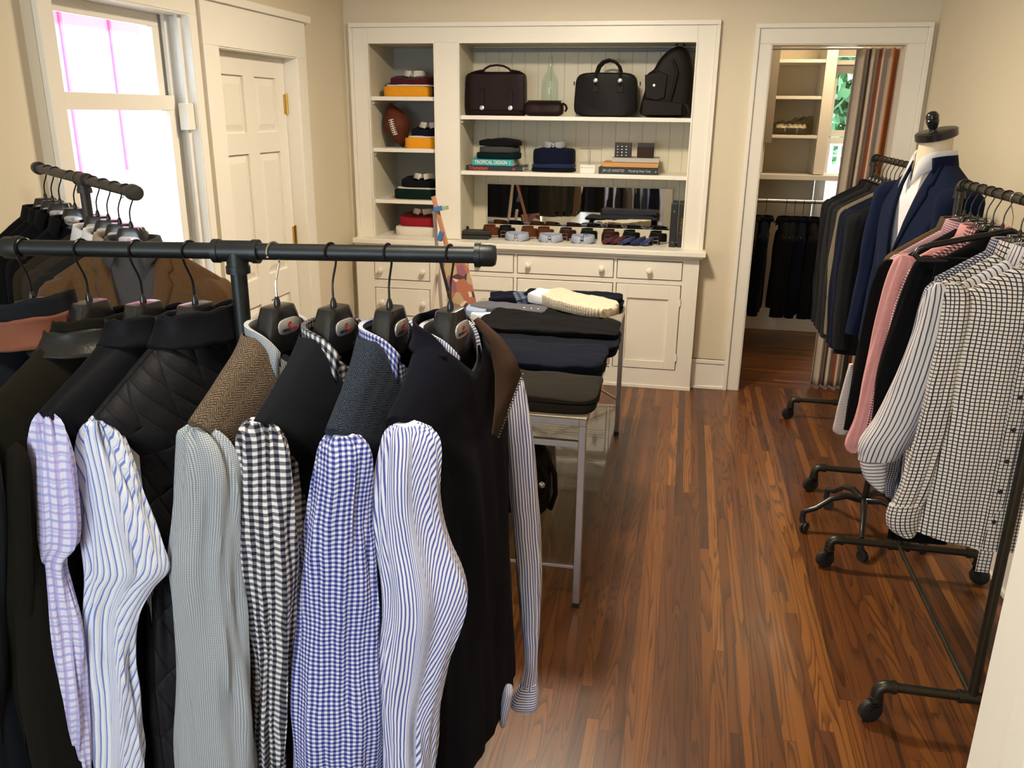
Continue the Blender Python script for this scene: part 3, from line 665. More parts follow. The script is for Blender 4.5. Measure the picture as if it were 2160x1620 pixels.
for (yy, g) in ((5.25, .93), (5.256, .985), (5.27, 1.0), (5.33, 1.0), (5.345, .985), (5.35, .93)):
    row = []
    for k in range(56):
        a = 2 * math.pi * k / 56; c, s_ = math.cos(a), math.sin(a); q = (abs(c) ** 6 + abs(s_) ** 6) ** (-1 / 6)
        zz = s_ * q; xx = c * q * (1 - .06 * (zz + 1) / 2)
        row.append((-.512 + xx * .192 * g, yy, ZB + .125 + zz * .125 * g))
    rows.append(row)
m.loft(rows, True, True, True); m.build('body', K['blacklea'], br)
for yo, nm in ((5.244, 1), (5.356, 0)):
    p = [(-.572, yo, ZB + .175), (-.572, yo, ZB + .25), (-.56, yo, ZB + .285), (-.535, yo + .0, ZB + .31), (-.50, yo, ZB + .32), (-.465, yo, ZB + .31), (-.44, yo, ZB + .285), (-.428, yo, ZB + .25), (-.428, yo, ZB + .175)]
    hd = MB().tube(p, .0075, 8).build('handle', K['blacklea'], br)
    if nm:
        for x in (-.572, -.428):
            MB().lathe([(.011, -.002), (.014, 0), (.011, .002)], n=12, M=Matrix.Translation((x, 5.238, ZB + .205)) @ Matrix.Rotation(R(90), 4, 'X')).build('ring', K['steel'], hd)
            MB().box(x - .018, x + .018, 5.246, 5.252, ZB + .14, ZB + .19).build('handle_patch', K['blacklea'], hd, smooth=False, bevel=.002)
MB().tube([(-.60, 5.249, ZB + .247), (-.40, 5.249, ZB + .247)], .003, 6).build('zip', K['ink'], br)
m = MB()
for x in (-.707, -.313): m.lathe([(.010, -.003), (.013, 0), (.010, .003)], n=12, M=Matrix.Translation((x, 5.30, ZB + .19)) @ Matrix.Rotation(R(90), 4, 'Y'))
m.build('strap_ring', K['steel'], br)
bp = thing('backpack', 'dark brown leather backpack slumped against the right side of the bag shelf', 'backpack', (-.16, 5.32, ZB))
m = MB(); rows = []
out = [(-.300, .0), (-.312, .02), (-.300, .10), (-.275, .17), (-.286, .225), (-.272, .252), (-.235, .265), (-.225, .30), (-.195, .345), (-.150, .385), (-.105, .402), (-.065, .392), (-.035, .35), (-.018, .29), (-.012, .2), (-.010, .1), (-.012, .02), (-.02, 0)]
cx_, cz_ = -.16, .19
for yy, g in ((5.235, .80), (5.245, .92), (5.27, 1.0), (5.35, 1.0), (5.385, .95), (5.395, .8)):
    rows.append([(cx_ + (x - cx_) * g + .004 * nz(x * 20, z * 20, yy), yy, ZB + max(.001, cz_ + (z - cz_) * g)) for x, z in out])
m.loft(rows, True, True, True); m.build('body', K['darklea'], bp, sub=1)
MB().loft([[(x, y, ZB + z) for x, z in ((-.285, .235), (-.20, .258), (-.155, .235), (-.165, .11), (-.215, .095), (-.275, .11))] for y in (5.238, 5.222)], True, True, True).build('front_pocket', K['darklea'], bp, bevel=.004)
MB().loft([[(x, y, ZB + z) for x, z in ((-.29, .10), (-.13, .09), (-.06, .08), (-.06, .015), (-.29, .012))] for y in (5.238, 5.220)], True, True, True).build('lower_pocket', K['darklea'], bp, bevel=.004)
MB().tube([(-.13, 5.232, ZB + .32), (-.10, 5.222, ZB + .25), (-.115, 5.222, ZB + .17), (-.13, 5.225, ZB + .10)], .009, 8).build('strap', K['darklea'], bp)
MB().lathe([(.008, 0), (.008, .003), (.003, .004)], n=12, M=Matrix.Translation((-.228, 5.221, ZB + .178)) @ Matrix.Rotation(R(90), 4, 'X')).build('snap', K['steel'], bp)
MB().tube([(-.12, 5.30, ZB + .398), (-.11, 5.30, ZB + .415), (-.085, 5.30, ZB + .418), (-.07, 5.30, ZB + .395)], .006, 8).build('top_loop', K['darklea'], bp)
MB().tube([(-.045, 5.236, ZB + .075), (-.03, 5.225, ZB + .06), (-.018, 5.225, ZB + .03), (-.03, 5.225, ZB + .01)], .010, 8).build('side_strap', K['darklea'], bp)
# ---- middle wide shelf
ZM = SHW[0]
def book(x0, x1, y0, y1, z0, z1, cov, label, texts=(), pages=None, group=None, rz=0):
    b = thing('book', label, 'book', ((x0 + x1) / 2, (y0 + y1) / 2, z0), 0, group)
    t_ = .0025; m = MB(); m.box(x0, x1, y0, y1, z0, z0 + t_); m.box(x0, x1, y0, y1, z1 - t_, z1); m.box(x0, x1, y0, y0 + t_, z0, z1)
    m.build('cover', cov, b, smooth=False, bevel=.0008)
    MB().box(x0 + .003, x1 - .003, y0 + t_, y1 - .003, z0 + t_, z1 - t_).build('pages', pages or K['paper'], b, smooth=False)
    for s, px_, sz, mt, sx in texts:
        Mx = Matrix.Translation((px_, y0 - .0008, (z0 + z1) / 2)) @ Matrix.Rotation(R(90), 4, 'X'); text_mesh(s, sz, Mx, mt, b, sx=sx, bold=.0004)
    return b
C_teal = M_plain('teal_cover', (.03, .34, .37), .4); C_blk = M_plain('black_cover', (.014, .016, .018), .4); C_or = M_plain('orange_cover', (.60, .30, .09), .5); C_gr = M_plain('grey_cover', (.46, .45, .42), .5)
K['cream_ink'] = M_plain('cream_ink', (.75, .8, .7), .5); K['grey_ink'] = M_plain('grey_ink', (.35, .35, .34), .5); K['lred'] = M_plain('bright_red_ink', (.6, .05, .04), .5)
book(-1.365, -1.005, 5.235, 5.45, ZM, ZM + .030, C_blk, 'black book with red spine title, bottom of the left pile under the teal book', [('Triumphant', -1.285, .030, K['lred'], .85), ('o', -1.06, .03, K['lred'], 1)], group=None)
book(-1.325, -1.065, 5.235, 5.43, ZM + .030, ZM + .070, C_teal, 'teal book with white spine title TROPICAL DESIGN under the folded sweaters', [('TROPICAL DESIGN', -1.205, .032, K['cream_ink'], .78), ('|', -1.085, .03, K['cream_ink'], 1)])
for q, (nm, fbm, lab, dx, w_, h_) in enumerate((('a', fab('petrol', (.008, .028, .036)), 'dark teal folded sweater lying directly on the teal book', 0, .275, .036), ('b', fab('midgrey', (.055, .06, .062)), 'grey folded sweater, middle of the pile on the books', .006, .25, .036), ('c', F_blk, 'black folded sweater, topmost of the pile on the books', .008, .265, .036))):
    z = ZM + .071 + q * .039
    o = slab(-1.175 + dx, 5.34, z, w_, .20, h_, .04 * (q - 1), 3.2, .007, 20 + q, top=lambda x, y, q=q: -.010 * x * x * (q * .5) + .006 * (q == 2) * (1 - x * x)).build('folded_sweater', fbm, None); tag(o, lab, 'sweater', 'sweaters piled on the books')
g = thing('water_glass', 'clear empty glass standing between the sweater pile and the navy sweaters', 'glass', (-.975, 5.33, ZM))
MB().lathe([(.026, .0), (.028, .002), (.030, .06), (.040, .148), (.0385, .149), (.029, .06), (.026, .004), (.001, .004)], (-.975, 5.33, ZM), 24).build('tumbler', K['glass'], g)
for q, (c_, lab, w_, h_) in enumerate(((F_blk, 'black folded sweater lying on the middle shelf under the blue one', .27, .022), (fab('royal', (.012, .022, .075)), 'blue folded sweater just below the big navy sweater', .265, .022))):
    o = slab(-.823, 5.34, ZM + q * .024, w_, .22, h_, 0, 3.5, .005, 30 + q).build('folded_sweater', c_, None); tag(o, lab, 'sweater', 'sweaters below the grey collar')
t = thing('folded_sweater', 'navy folded sweater over a grey shirt collar, topmost beside the glass', 'sweater', (-.823, 5.34, ZM + .048))
slab(-.823, 5.345, ZM + .048, .255, .20, .095, 0, 4, .007, 33, top=lambda x, y: -.012 * x * x).build('body', F_navy, t)
F_lg = fab('lightgreyblue', (.34, .36, .40))
cl = collar_mb((-.823, 5.345, ZM + .147), R(180), .060, .048, .028, .030, .28, .012, R(8)).build('collar', F_lg, t, solid=.002)
buttons(t, [(-.823, 5.283, ZM + .165), (-.823, 5.283, ZM + .150)], .004, K['white'])
td = thing('display_stand', 'thin metal T-shaped jewellery stand behind the small white card', 'stand', (-.60, 5.34, ZM))
m = MB(); m.tube([(-.60, 5.34, ZM), (-.60, 5.34, ZM + .140)], .0028, 8); m.lathe([(.03, 0), (.03, .004), (.004, .006)], (-.60, 5.34, ZM), 16); m.build('post', K['steel'], td)
MB().tube([(-.67, 5.34, ZM + .140), (-.53, 5.34, ZM + .140)], .003, 8).build('crossbar', K['steel'], td)
cd = thing('name_card', 'small white printed card standing between the navy sweaters and the books', 'card', (-.601, 5.24, ZM))
cM = Matrix.Translation((-.601, 5.245, ZM + .024)) @ Matrix.Rotation(R(-8), 4, 'X')
MB().box(-.044, .044, -.0008, .0008, -.024, .024, cM).build('card', K['paper'], cd, smooth=False)
tM = cM @ Matrix.Translation((.006, -.0014, .008)) @ Matrix.Rotation(R(90), 4, 'X')
text_mesh('CIRCLE ROCK', .0095, tM, K['grey_ink'], cd)
MB().lathe([(.0045, 0), (.0045, .001), (.003, .001), (.003, 0)], n=14, M=cM @ Matrix.Translation((-.033, -.001, .008)) @ Matrix.Rotation(R(90), 4, 'X')).build('logo', K['grey_ink'], cd)
text_mesh('JIM LEE', .006, cM @ Matrix.Translation((0, -.0014, -.004)) @ Matrix.Rotation(R(90), 4, 'X'), K['grey_ink'], cd) if False else None
bx = -.352
book(-.530, -.172, 5.215, 5.44, ZM, ZM + .040, C_blk, 'black book with pale spine lettering, bottom of the right pile', [('JIM LEE ARRESTED', -.44, .021, K['grey_ink'], .78), ('Words by Peter York', -.285, .021, K['grey_ink'], .72), ('o', -.188, .02, K['grey_ink'], 1)])
book(-.510, -.176, 5.225, 5.44, ZM + .040, ZM + .069, C_or, 'tan orange book between the black and the grey book', [], M_plain('tan_pages', (.62, .42, .2), .7))
book(-.455, -.172, 5.235, 5.44, ZM + .069, ZM + .096, C_gr, 'pale grey book on top of the right pile under two small boxes', [])
cfb = thing('cufflink_box', 'open black box of silver cufflinks standing on the grey book', 'box', (-.39, 5.29, ZM + .096))
m = MB().box(-.442, -.342, 5.270, 5.30, ZM + .0965, ZM + .182); m.build('case', K['ink'], cfb, smooth=False, bevel=.002)
for r_ in range(4):
    for c_ in range(3):
        MB().sphere((-.425 + c_ * .026, 5.268, ZM + .108 + r_ * .017), .0062, 6, (1.1, .5, .7)).build('cufflink', K['chrome'], cfb)
wl = thing('wallet_box', 'dark brown leather wallet propped in its box on the grey book', 'wallet', (-.258, 5.29, ZM + .096))
MB().box(-.306, -.208, 5.278, 5.30, ZM + .0965, ZM + .182).build('case', K['ink'], wl, smooth=False, bevel=.002)
MB().box(-.308, -.210, 5.266, 5.279, ZM + .0965, ZM + .160).build('wallet', M_leather('wallet_leather', (.03, .018, .014), .5), wl, smooth=False, bevel=.003)
# ---- things on the counter
K['beltb'] = M_leather('black_belt', (.010, .010, .010), .28); K['beltbr'] = M_leather('brown_belt', (.11, .035, .015), .28); K['beltdk'] = M_leather('dark_brown_belt', (.045, .018, .013), .28)
def belt(px, py, mat, label, tall=.034, y=None, s=1.0):
    p = atZ(px, py, CT); c = Vector((p.x, min(p.y, 5.43) if y is None else y, CT))
    b = thing('belt', label, 'belt', tuple(c), 0, 'coiled belts along the mirror')
    m = MB(); rows = [[], [], [], []]; n = 60
    for k in range(n + 1):
        a = -R(80) - 2 * math.pi * 2.6 * k / n; rr = (.040 - .008 * k / n) * s; dz = .004 * math.sin(a * .7) + .030 * (k / n)
        for q, (r_, z_) in enumerate(((rr, 0), (rr + .0025, 0), (rr + .0025, tall), (rr, tall))):
            rows[q].append((c.x + math.cos(a) * r_ * 1.15, c.y + math.sin(a) * r_, CT + .001 + dz + z_))
    m.loft(rows + [rows[0]], False); m.build('strap', mat, b)
    z0 = CT + .004; x = c.x - .012; yb = c.y - .050 * s
    f = MB(); f.tube([(x - .016, yb, z0), (x + .016, yb, z0), (x + .016, yb, z0 + tall), (x - .016, yb, z0 + tall), (x - .016, yb, z0)], .0022, 6, False); f.tube([(x - .014, yb - .002, z0 + tall / 2), (x + .016, yb - .002, z0 + tall / 2)], .0018, 6)
    f.build('buckle', K['silver'], b)
    MB().cbox((x + .024, yb + .004, z0 + tall / 2), .008, .008, tall + .004, rz=R(20)).build('keeper', mat, b, smooth=False, bevel=.002)
bl = [(1008, 478, 'beltb', 'black coiled belt behind the two flat black boxes'), (1053, 489, 'beltbr', 'brown coiled belt right of the flat black boxes'), (1093, 485, 'beltb', 'black coiled belt behind the leftmost loose collar'), (1133, 490, 'beltbr', 'reddish brown coiled belt left of the middle collar'),
      (1168, 489, 'beltbr', 'tan brown coiled belt behind the middle collar'), (1206, 497, 'beltdk', 'dark brown coiled belt between the middle and right collars'), (1252, 495, 'beltb', 'black coiled belt behind the right loose collar'),
      (1296, 496, 'beltdk', 'dark brown coiled belt above the maroon ties'), (1338, 496, 'beltb', 'black coiled belt above the navy ties'), (1390, 502, 'beltb', 'black coiled belt beside the two upright binders')]
for px, py, mt, lab in bl: belt(px, py, K[mt], lab, .044, y=5.335, s=1.22)
F_lb = fab('collarblue', (.40, .46, .60))
for (px, py, lab) in ((1093, 505, 'pale blue detached shirt collar, leftmost on the counter'), (1162, 509, 'pale blue detached shirt collar, middle one on the counter'), (1229, 513, 'pale blue detached shirt collar, rightmost beside the ties')):
    p = atZ(px, py, CT); t = thing('shirt_collar', lab, 'collar', (p.x, 5.22, CT), 0, 'three loose collars on the counter')
    collar_mb((p.x, 5.235, CT + .018), R(180), .064, .046, .030, .034, .22, .012).build('collar', F_lb, t, solid=.002)
    buttons(t, [(p.x, 5.178, CT + .03)], .004, K['white'])
K['tiemar'] = M_check('maroon_tie_silk', (.075, .012, .025), (.12, .03, .04), .008, .2); K['tienv'] = M_check('navy_tie_silk', (.015, .02, .07), (.03, .05, .14), .010, .2); K['tiebl'] = M_stripe('blue_tie_silk', (.05, .06, .22), (.02, .03, .09), .02, .4, shear=1.0)
for q, (px, mt, lab) in enumerate(((1288, 'tiemar', 'maroon rolled tie end at the left of the tie fan'), (1305, 'tiemar', 'maroon tie overlapping the first maroon one'), (1325, 'tiebl', 'blue striped tie in the middle of the tie fan'), (1347, 'tienv', 'dark navy tie second from the right in the fan'), (1366, 'tiebl', 'bright blue striped tie at the right of the tie fan'))):
    x = atZ(px, 512, CT).x
    M_ = Matrix.Translation((x, 5.235, CT + .016)) @ Matrix.Rotation(R(-14), 4, 'Z') @ Matrix.Rotation(R(-20), 4, 'Y') @ Matrix.Rotation(R(3), 4, 'X')
    poly = [(-.036, -.045), (0.0, -.070), (.036, -.045), (.034, .075), (-.034, .075)]
    m = MB(); rows = [[M_ @ Vector((a_ * g, b_ * g, z_)) for a_, b_ in poly] for z_, g in ((0, .93), (.004, 1), (.016, 1), (.020, .93))]
    uvr = [[(a_, b_) for a_, b_ in poly + poly[:1]] for _ in rows]
    m.loft(rows, True, True, True, uvr); o = m.build('necktie', K[mt], None); tag(o, lab, 'tie', 'folded ties fanned on the counter')
for q, lab in enumerate(('flat black wallet box at the left end of the counter, lower one', 'flat black wallet box stacked crookedly on another one')):
    o = MB().cbox((-1.305 + q * .006, 5.245 + q * .012, CT + .013 + q * .025), .185, .115, .023, rz=R(3 + q * 7)).build('flat_box', M_plain('matte_black_card', (.012, .013, .012), .5), None, smooth=False, bevel=.002); tag(o, lab, 'box', 'flat black boxes on the counter')
for q, (x, lab) in enumerate(((-.062, 'tall narrow black swatch binder, left of the upright pair'), (-.013, 'tall narrow black swatch binder with gold spine script, at the niche edge'))):
    t = thing('binder', lab, 'binder', (x, 5.25, CT), 0, 'black binders standing upright')
    MB().box(x - .020, x + .020, 5.20, 5.40, CT, CT + .262).build('cover', C_blk, t, smooth=False, bevel=.003)
    if q:
        text_mesh('Samples', .03, Matrix.Translation((x, 5.1985, CT + .13)) @ Matrix.Rotation(R(90), 4, 'X') @ Matrix.Rotation(R(90), 4, 'Z'), K['brass'], t)
    else:
        for z in (.03, .215): MB().lathe([(.005, 0), (.005, .002)], n=10, M=Matrix.Translation((x, 5.20, CT + z)) @ Matrix.Rotation(R(90), 4, 'X')).build('rivet', K['chrome'], t)
# ------------------------------------------------------------------ hangers
def make_hanger(name, label, hw=.205, plate=True, hook='wire', broad=True, simple=False):
    t = thing(name, label, 'hanger', (0, 0, 0)); t['_keep'] = 0; del t['_keep']
    Rb = .0155; p = []
    for k in range(19):
        a = R(205 - k * 13.5); p.append((-math.cos(a) * Rb * 1.05, 0, math.sin(a) * Rb))
    # shaft leaves the far side of the bar, slants to the middle, then drops
    p += [(-.0150, 0, -.012), (-.012, 0, -.022), (-.004, 0, -.040), (-.0005, 0, -.052), (0, 0, -.060), (0, 0, -.092)]
    MB().tube(p, .0019, 7).build('hook', K[hook], t)
    kb = MB().sphere(p[0], .0026, 5).build('hook_tip', K[hook], t)
    m = MB(); rows = []
    T = .017 if broad else .009
    ns = 4 if simple else 1
    # arms: loft along x
    xs = [-hw + 2 * hw * i / 40 for i in range(41)]
    for x in xs:
        ax = abs(x) / hw; zc = -.146 - .100 * ax ** 1.05; hh = lerp(.026, .015, ax ** .7); th = lerp(T, T * 1.35 if broad else .006, ax ** 2)
        e = max(0.05, 1 - max(0, (ax - .93) / .07) ** 2) ** .5
        rows.append([(x, -.012 * ax ** 2 * (1 if broad else 0) + math.cos(2 * math.pi * k / 14) * th * e, zc + math.sin(2 * math.pi * k / 14) * hh * e) for k in range(14)])
    m.loft(rows, True, True, True); m.build('arms', K['blackplastic'], t)
    if broad:
        m = MB(); rows = []
        for zz, sx, sy in ((-.0885, .024, .0145), (-.089, .027, .0168), (-.092, .029, .0178), (-.105, .034, .0195), (-.125, .041, .021), (-.145, .050, .022), (-.162, .058, .021)):
            row = []
            for k in range(28):
                a = 2 * math.pi * k / 28; c, s_ = math.cos(a), math.sin(a); q = (abs(c) ** 5 + abs(s_) ** 5) ** (-1 / 5); row.append((sx * c * q, sy * s_ * q, zz))
            rows.append(row)
        m.loft(rows, True, True, True); m.build('neck_block', K['blackplastic'], t)
        m = MB().lathe([(.0055, -.092), (.0055, -.082), (.003, -.074)], n=10); m.build('hook_collar', K['blackplastic'], t)
    if plate:
        m = MB(); pm = Matrix.Translation((0, .0207, -.121)) @ Matrix.Rotation(R(-4), 4, 'X')
        rows = []
        for yy, g in ((-.001, 1), (.0012, 1), (.0018, .94)):
            row = []
            for k in range(32):
                a = 2 * math.pi * k / 32; c, s_ = math.cos(a), math.sin(a); q = (abs(c) ** 3.4 + abs(s_) ** 3.4) ** (-1 / 3.4); row.append(pm @ Vector((.026 * c * q * g, yy, .0135 * s_ * q * g)))
            rows.append(row)
        m.loft(rows, True, True, True); pl = m.build('name_plate', K['plate'], t)
        fm = pm @ Matrix.Translation((0, .0021, -.0058)) @ Matrix.Rotation(R(90), 4, 'X') @ Matrix.Rotation(R(180), 4, 'Y')
        text_mesh('CIRCLE', .0066, fm @ Matrix.Translation((-.0088, 0, 0)), K['ink'], pl, bold=.0002, sx=.92)
        text_mesh('ROCK', .0066, fm @ Matrix.Translation((.0105, 0, 0)), K['redink'], pl, bold=.0002, sx=.92)
        lg = MB()
        for rr in (.0042, .0022):
            lg.tube([pm @ Vector((math.cos(2 * math.pi * k / 20) * rr, .0021, .0035 + math.sin(2 * math.pi * k / 20) * rr)) for k in range(21)], .0005, 5)
        lg.build('logo', K['redink'], pl)
    return t
# ------------------------------------------------------------------ garments
def gframe(cx, cy, yaw):
    U = Vector((math.cos(yaw), math.sin(yaw), 0)); W = Vector((-math.sin(yaw), math.cos(yaw), 0)); return Vector((cx, cy, 0)), U, W
def gbody(parent, mat, c, yaw, zn, hw, ztip, hem, th=.045, name='body', V=0.03, Vb=0.0, seed=0, flare=1.05, fold=.006, nr=.060, nb=.046, zchest=.17, solid=0.0, n=80, thh=None, sweep=0, ovals=1.0, hemcurve=0.0, chesta=1.0, arc=False, armhole=0.0):
    pv_ = None
    """torso of a hanging garment: shoulder saddle rings then a tube to the hem. x along yaw, front = +W"""
    O, U, W = gframe(c[0], c[1], yaw); rows = []; uv = []; Lm = 0; thh = thh or th * 1.15
    def pt(a, b, th_, z, dd=0): return O + U * (a * math.cos(th_) * 1.0) + W * (b * math.sin(th_)) + Vector((0, 0, z))
    KS, KB = 14, 30; prev = None
    prof1 = None
    for i in range(KS + KB + 1):
        row = []; ur = []
        if i <= KS:
            t = i / KS; a = lerp(nr, hw, t); b = lerp(nb, th, t ** .7)
        else:
            t2 = (i - KS) / KB; a = hw * lerp(1, flare, t2) * (1 - .06 * math.sin(math.pi * min(1, t2 * 1.6)) * chesta); b = lerp(th, thh, t2 ** .6)
            if armhole:
                m_ = min(1, t2 / .10); am = 1 - abs(armhole) * (m_ * m_ * (3 - 2 * m_)) * (1 - .2 * max(0, min(1, (t2 - .35) / .3)))
        for k in range(n + 1):
            an = 2 * math.pi * k / n; cs, sn = math.cos(an), math.sin(an); ac = abs(cs)
            if i <= KS:
                zend = lerp(zn, ztip, t ** 1.05)
                vv = V if sn > 0 else Vb
                zmid = zn - lerp(vv, max(zchest, vv + .05), t ** .8)
                g = ac ** 1.6; z = zend * g + zmid * (1 - g)
                if i == KS and k < n: prof1 = (prof1 or []) + [z] if k else [z]
            else:
                z0 = prof1[k % n]; hz = hem + hemcurve * (ac ** 2)
                z = lerp(z0, hz, t2)
            q = (ac ** 2.6 + abs(sn) ** 2.6) ** (-1 / 2.6)
            f = min(1, max(0, (i - KS * .6) / (KB * .5)))
            d = fold * f * (1.5 * nz(cs * 2.2, sn * 2.2, z * 2.2, seed) + .9 * nz(cs * 6, sn * 6, z * 3.0, seed + 3) + .5 * nz(cs * 13, sn * 13, z * 2.5, seed + 5))
            if i < KS * .6: d = .0015 * nz(cs * 5, sn * 5, z * 20, seed)
            if i <= KS and sn > 0: bb = lerp(lerp(nb, th * .97, min(1, V / .16)), th, t ** .7)
            else: bb = b
            aa = a * (am if (armhole and i > KS and cs * armhole > 0) else 1.0)
            ux = aa * cs * q; wx = bb * sn * q
            nv = Vector((cs * .4, sn)).normalized()
            P_ = O + U * (ux + nv.x * d) + W * (wx + nv.y * d * 1.6) + Vector((0, 0, z))
            if k < n: row.append(P_)
            ur.append([ux + (.03 * sn), 0])
        if arc:
            s_ = 0.0
            for k in range(1, n // 2 + 1): s_ += (row[k] - row[k - 1]).length; ur[k][0] = s_
            s_ = 0.0; ur[0][0] = 0; ur[n][0] = 0
            for k in range(n - 1, n // 2, -1): s_ += (row[k] - row[(k + 1) % n]).length; ur[k][0] = -s_
            for k, u_ in enumerate(ur): u_[1] = (pv_[k][1] + (row[k % n] - prev[k % n]).length) if prev is not None else 0.0
            pv_ = ur
        else:
            for k, u_ in enumerate(ur): u_[1] = -row[k % n].z
        rows.append(row); uv.append([tuple(x) for x in ur]); prev = row
    global LASTROWS
    LASTROWS = rows
    m = MB().loft(rows, True, uv=uv)
    return m.build(name, mat, parent, angle=70, solid=solid)
def lapel_rows(rows, W, side, wid=5.2, k_start=.05, off=.007, notch=(.24, .31)):
    """lapel strip lying on the rings beside a front opening"""
    n = len(rows[0]); out = [[] for _ in range(5)]; uv = [[] for _ in range(5)]
    for i in range(31):
        s = i / 30; th = R(90) * (k_start + (1 - k_start) * s); a = th if side > 0 else math.pi - th; kf = a / (2 * math.pi) * n; k0 = int(kf) % n; f = kf - int(kf)
        wd = wid * (min(1, .35 + s * 2.4) if s < .3 else max(.12, 1 - ((s - .3) / .7) ** 1.7))
        if notch[0] < s < notch[1]: wd *= .72
        for q in range(5):
            r_ = wd * q / 4; i0 = int(r_); g = r_ - i0
            P0 = rows[i0][k0].lerp(rows[i0][(k0 + 1) % n], f); P1 = rows[i0 + 1][k0].lerp(rows[i0 + 1][(k0 + 1) % n], f); P_ = P0.lerp(P1, g)
            nrm = (W * .8 + Vector((0, 0, .35))).normalized()
            out[q].append(P_ + nrm * (off * (.6 + .5 * math.sin(math.pi * q / 4)))); uv[q].append((q * .015, s * .4))
    return MB().loft(out, False, uv=uv)
def tube_rows(rows, mat, parent, name, n=40, seed=0, fold=.006, cap1=True, uvs=1.0, vr=1.0, diag=0.0, ell=2.3, vscale=4.0, solid=0.0, skew=0.0):
    """rows: (center, A vec, B vec)"""
    out = []; uv = []; L = 0; pc = None; per = sum((a.length + b.length) for _, a, b in rows) / len(rows) * math.pi
    for i, (c, A, B) in enumerate(rows):
        if pc is not None: L += (c - pc).length
        pc = c; row = []; ur = []
        r_ = (A.length + B.length) / 2
        for k in range(n + 1):
            a = 2 * math.pi * k / n; cs, sn = math.cos(a), math.sin(a); q = (abs(cs) ** ell + abs(sn) ** ell) ** (-1 / ell)
            f = min(1.0, r_ / .02)
            zz = c.z
            d = fold * f * (1.4 * nz(cs * 1.6, sn * 1.6, zz * vscale, seed) + 1.0 * nz(cs * 3.5 + zz * diag, sn * 3.5, zz * vscale * 1.6, seed + 2) + .45 * nz(cs * 8, sn * 8, zz * vscale * 1.5, seed + 4))
            if skew: d += .006 * f * math.exp(-((cs + .05) / .16) ** 2) * (1 if sn < 0 else 0)
            P_ = c + A * (cs * q) + B * (sn * q) + (A.normalized() * cs + B.normalized() * sn) * d
            if k < n: row.append(P_)
            kk = ((k - .75 * n + n / 2) % n - n / 2) if k < n else .25 * n
            if k == n // 4: kk = -n * .5 + .0
            ur.append((kk / n * 2 * math.pi * r_ * uvs + skew * L * min(1, max(0, (math.cos(a) + .02) / .16)), L * vr))
        out.append(row); uv.append(ur)
    return MB().loft(out, True, True, cap1, uv).build(name, mat, parent, angle=75, solid=solid)
def sleeve_px(parent, mat, pts, Y, ratio=.6, name='sleeve', seed=0, fold=.005, n=70, Yb=None, minb=.016, diag=0.0, uvs=1.0, vscale=4.0, nn=48, depth=None, skew=0.0):
    """pts: (y, xl, xr) outline at distance Y (Yb = distance at the last row)"""
    rows = []; pp = interp(pts, n); y0, y1 = pts[0][0], pts[-1][0]
    for y, xl, xr in pp:
        Yc = Y if Yb is None else lerp(Y, Yb, (y - y0) / (y1 - y0))
        a, b = atY(xl, y, Yc), atY(xr, y, Yc); c = (a + b) / 2; A = (b - a) / 2
        hv = ray((xl + xr) / 2, y); B = Vector((hv.x, hv.y, 0)).normalized() * (depth if depth else max(minb, A.length * ratio))
        if A.length < .004: B = B.normalized() * A.length
        else: B = B.normalized() * min(B.length, A.length * 1.6)
        rows.append((c, A, B))
    return tube_rows(rows, mat, parent, name, nn, seed, fold, True, uvs, 1.0, diag, vscale=vscale, skew=skew)
def sleeve_w(parent, mat, c, yaw, side, hw, ztip, L=.62, r=(.075, .055, .040), th=.055, name='sleeve', seed=0, fold=.005, out=.03, swing=0.0, n=34, top=.01, nn=30, fwd=.02):
    """sleeve hanging in world space at the garment's end; side = +-1"""
    O, U, W = gframe(c[0], c[1], yaw); rows = []
    for i in range(n + 1):
        t = i / n; z = ztip + top - L * t
        e = min(1.0, (t * L / .055)); e = math.sqrt(max(.0004, 1 - (1 - e) ** 2))
        rr = lerp(r[0], r[1], min(1, t * 2)) if t < .5 else lerp(r[1], r[2], (t - .5) * 2)
        u = side * (hw - .018 + out * min(1, t * 2.2) ** .7 - .012 * t) ; w_ = fwd * t + swing * t * t
        cc = O + U * (u - side * (1 - e) * .03) + W * w_ + Vector((0, 0, z))
        rows.append((cc, U * (rr * .62 * e), W * (th / .055 * rr * .8 * e)))
    return tube_rows(rows, mat, parent, name, nn, seed, fold)
def hang_jacket(c, yaw, zb, mat, label, group=None, cat='jacket', name='suit_jacket', hw=.222, L=.74, th=.04, seed=0, V=.03, sl=.61, buttons_n=4, lapel=False, simple=False, tipdrop=.085, r=(.075, .062, .050), out=.012, collar=True, n=64, swing=0.0, fold=.006, sides=(-1, 1)):
    t = thing(name, label, cat, (c[0], c[1], zb - .13), yaw, group)
    zn = zb - .125; ztip = zb - .125 - tipdrop
    gbody(t, mat, c, yaw, zn, hw, ztip, zb - L - .12, th, V=V, seed=seed, flare=1.06, fold=fold, n=n)
    for s in sides:
        so = sleeve_w(t, mat, c, yaw, s, hw, ztip, sl, r, seed=seed * 3 + s, out=out, swing=swing, fold=fold)
        if buttons_n:
            O, U, W = gframe(c[0], c[1], yaw)
            for b in range(buttons_n):
                P_ = O + U * (s * (hw + out - .03)) - W * (r[2] * .80 - .022) + Vector((0, 0, ztip + .01 - sl + .03 + b * .017))
                MB().lathe([(.006, 0), (.006, .002), (.003, .003)], n=8, M=Matrix.Translation(P_) @ (-W).to_track_quat('Z', 'Y').to_matrix().to_4x4()).build('cuff_button', K['ink'], so)
    if collar:
        collar_mb((c[0], c[1], zn - .004), yaw, .064, .050, .020, .034, .9, .02, 0, 28, .016).build('collar', mat, t, solid=.003)
    return t
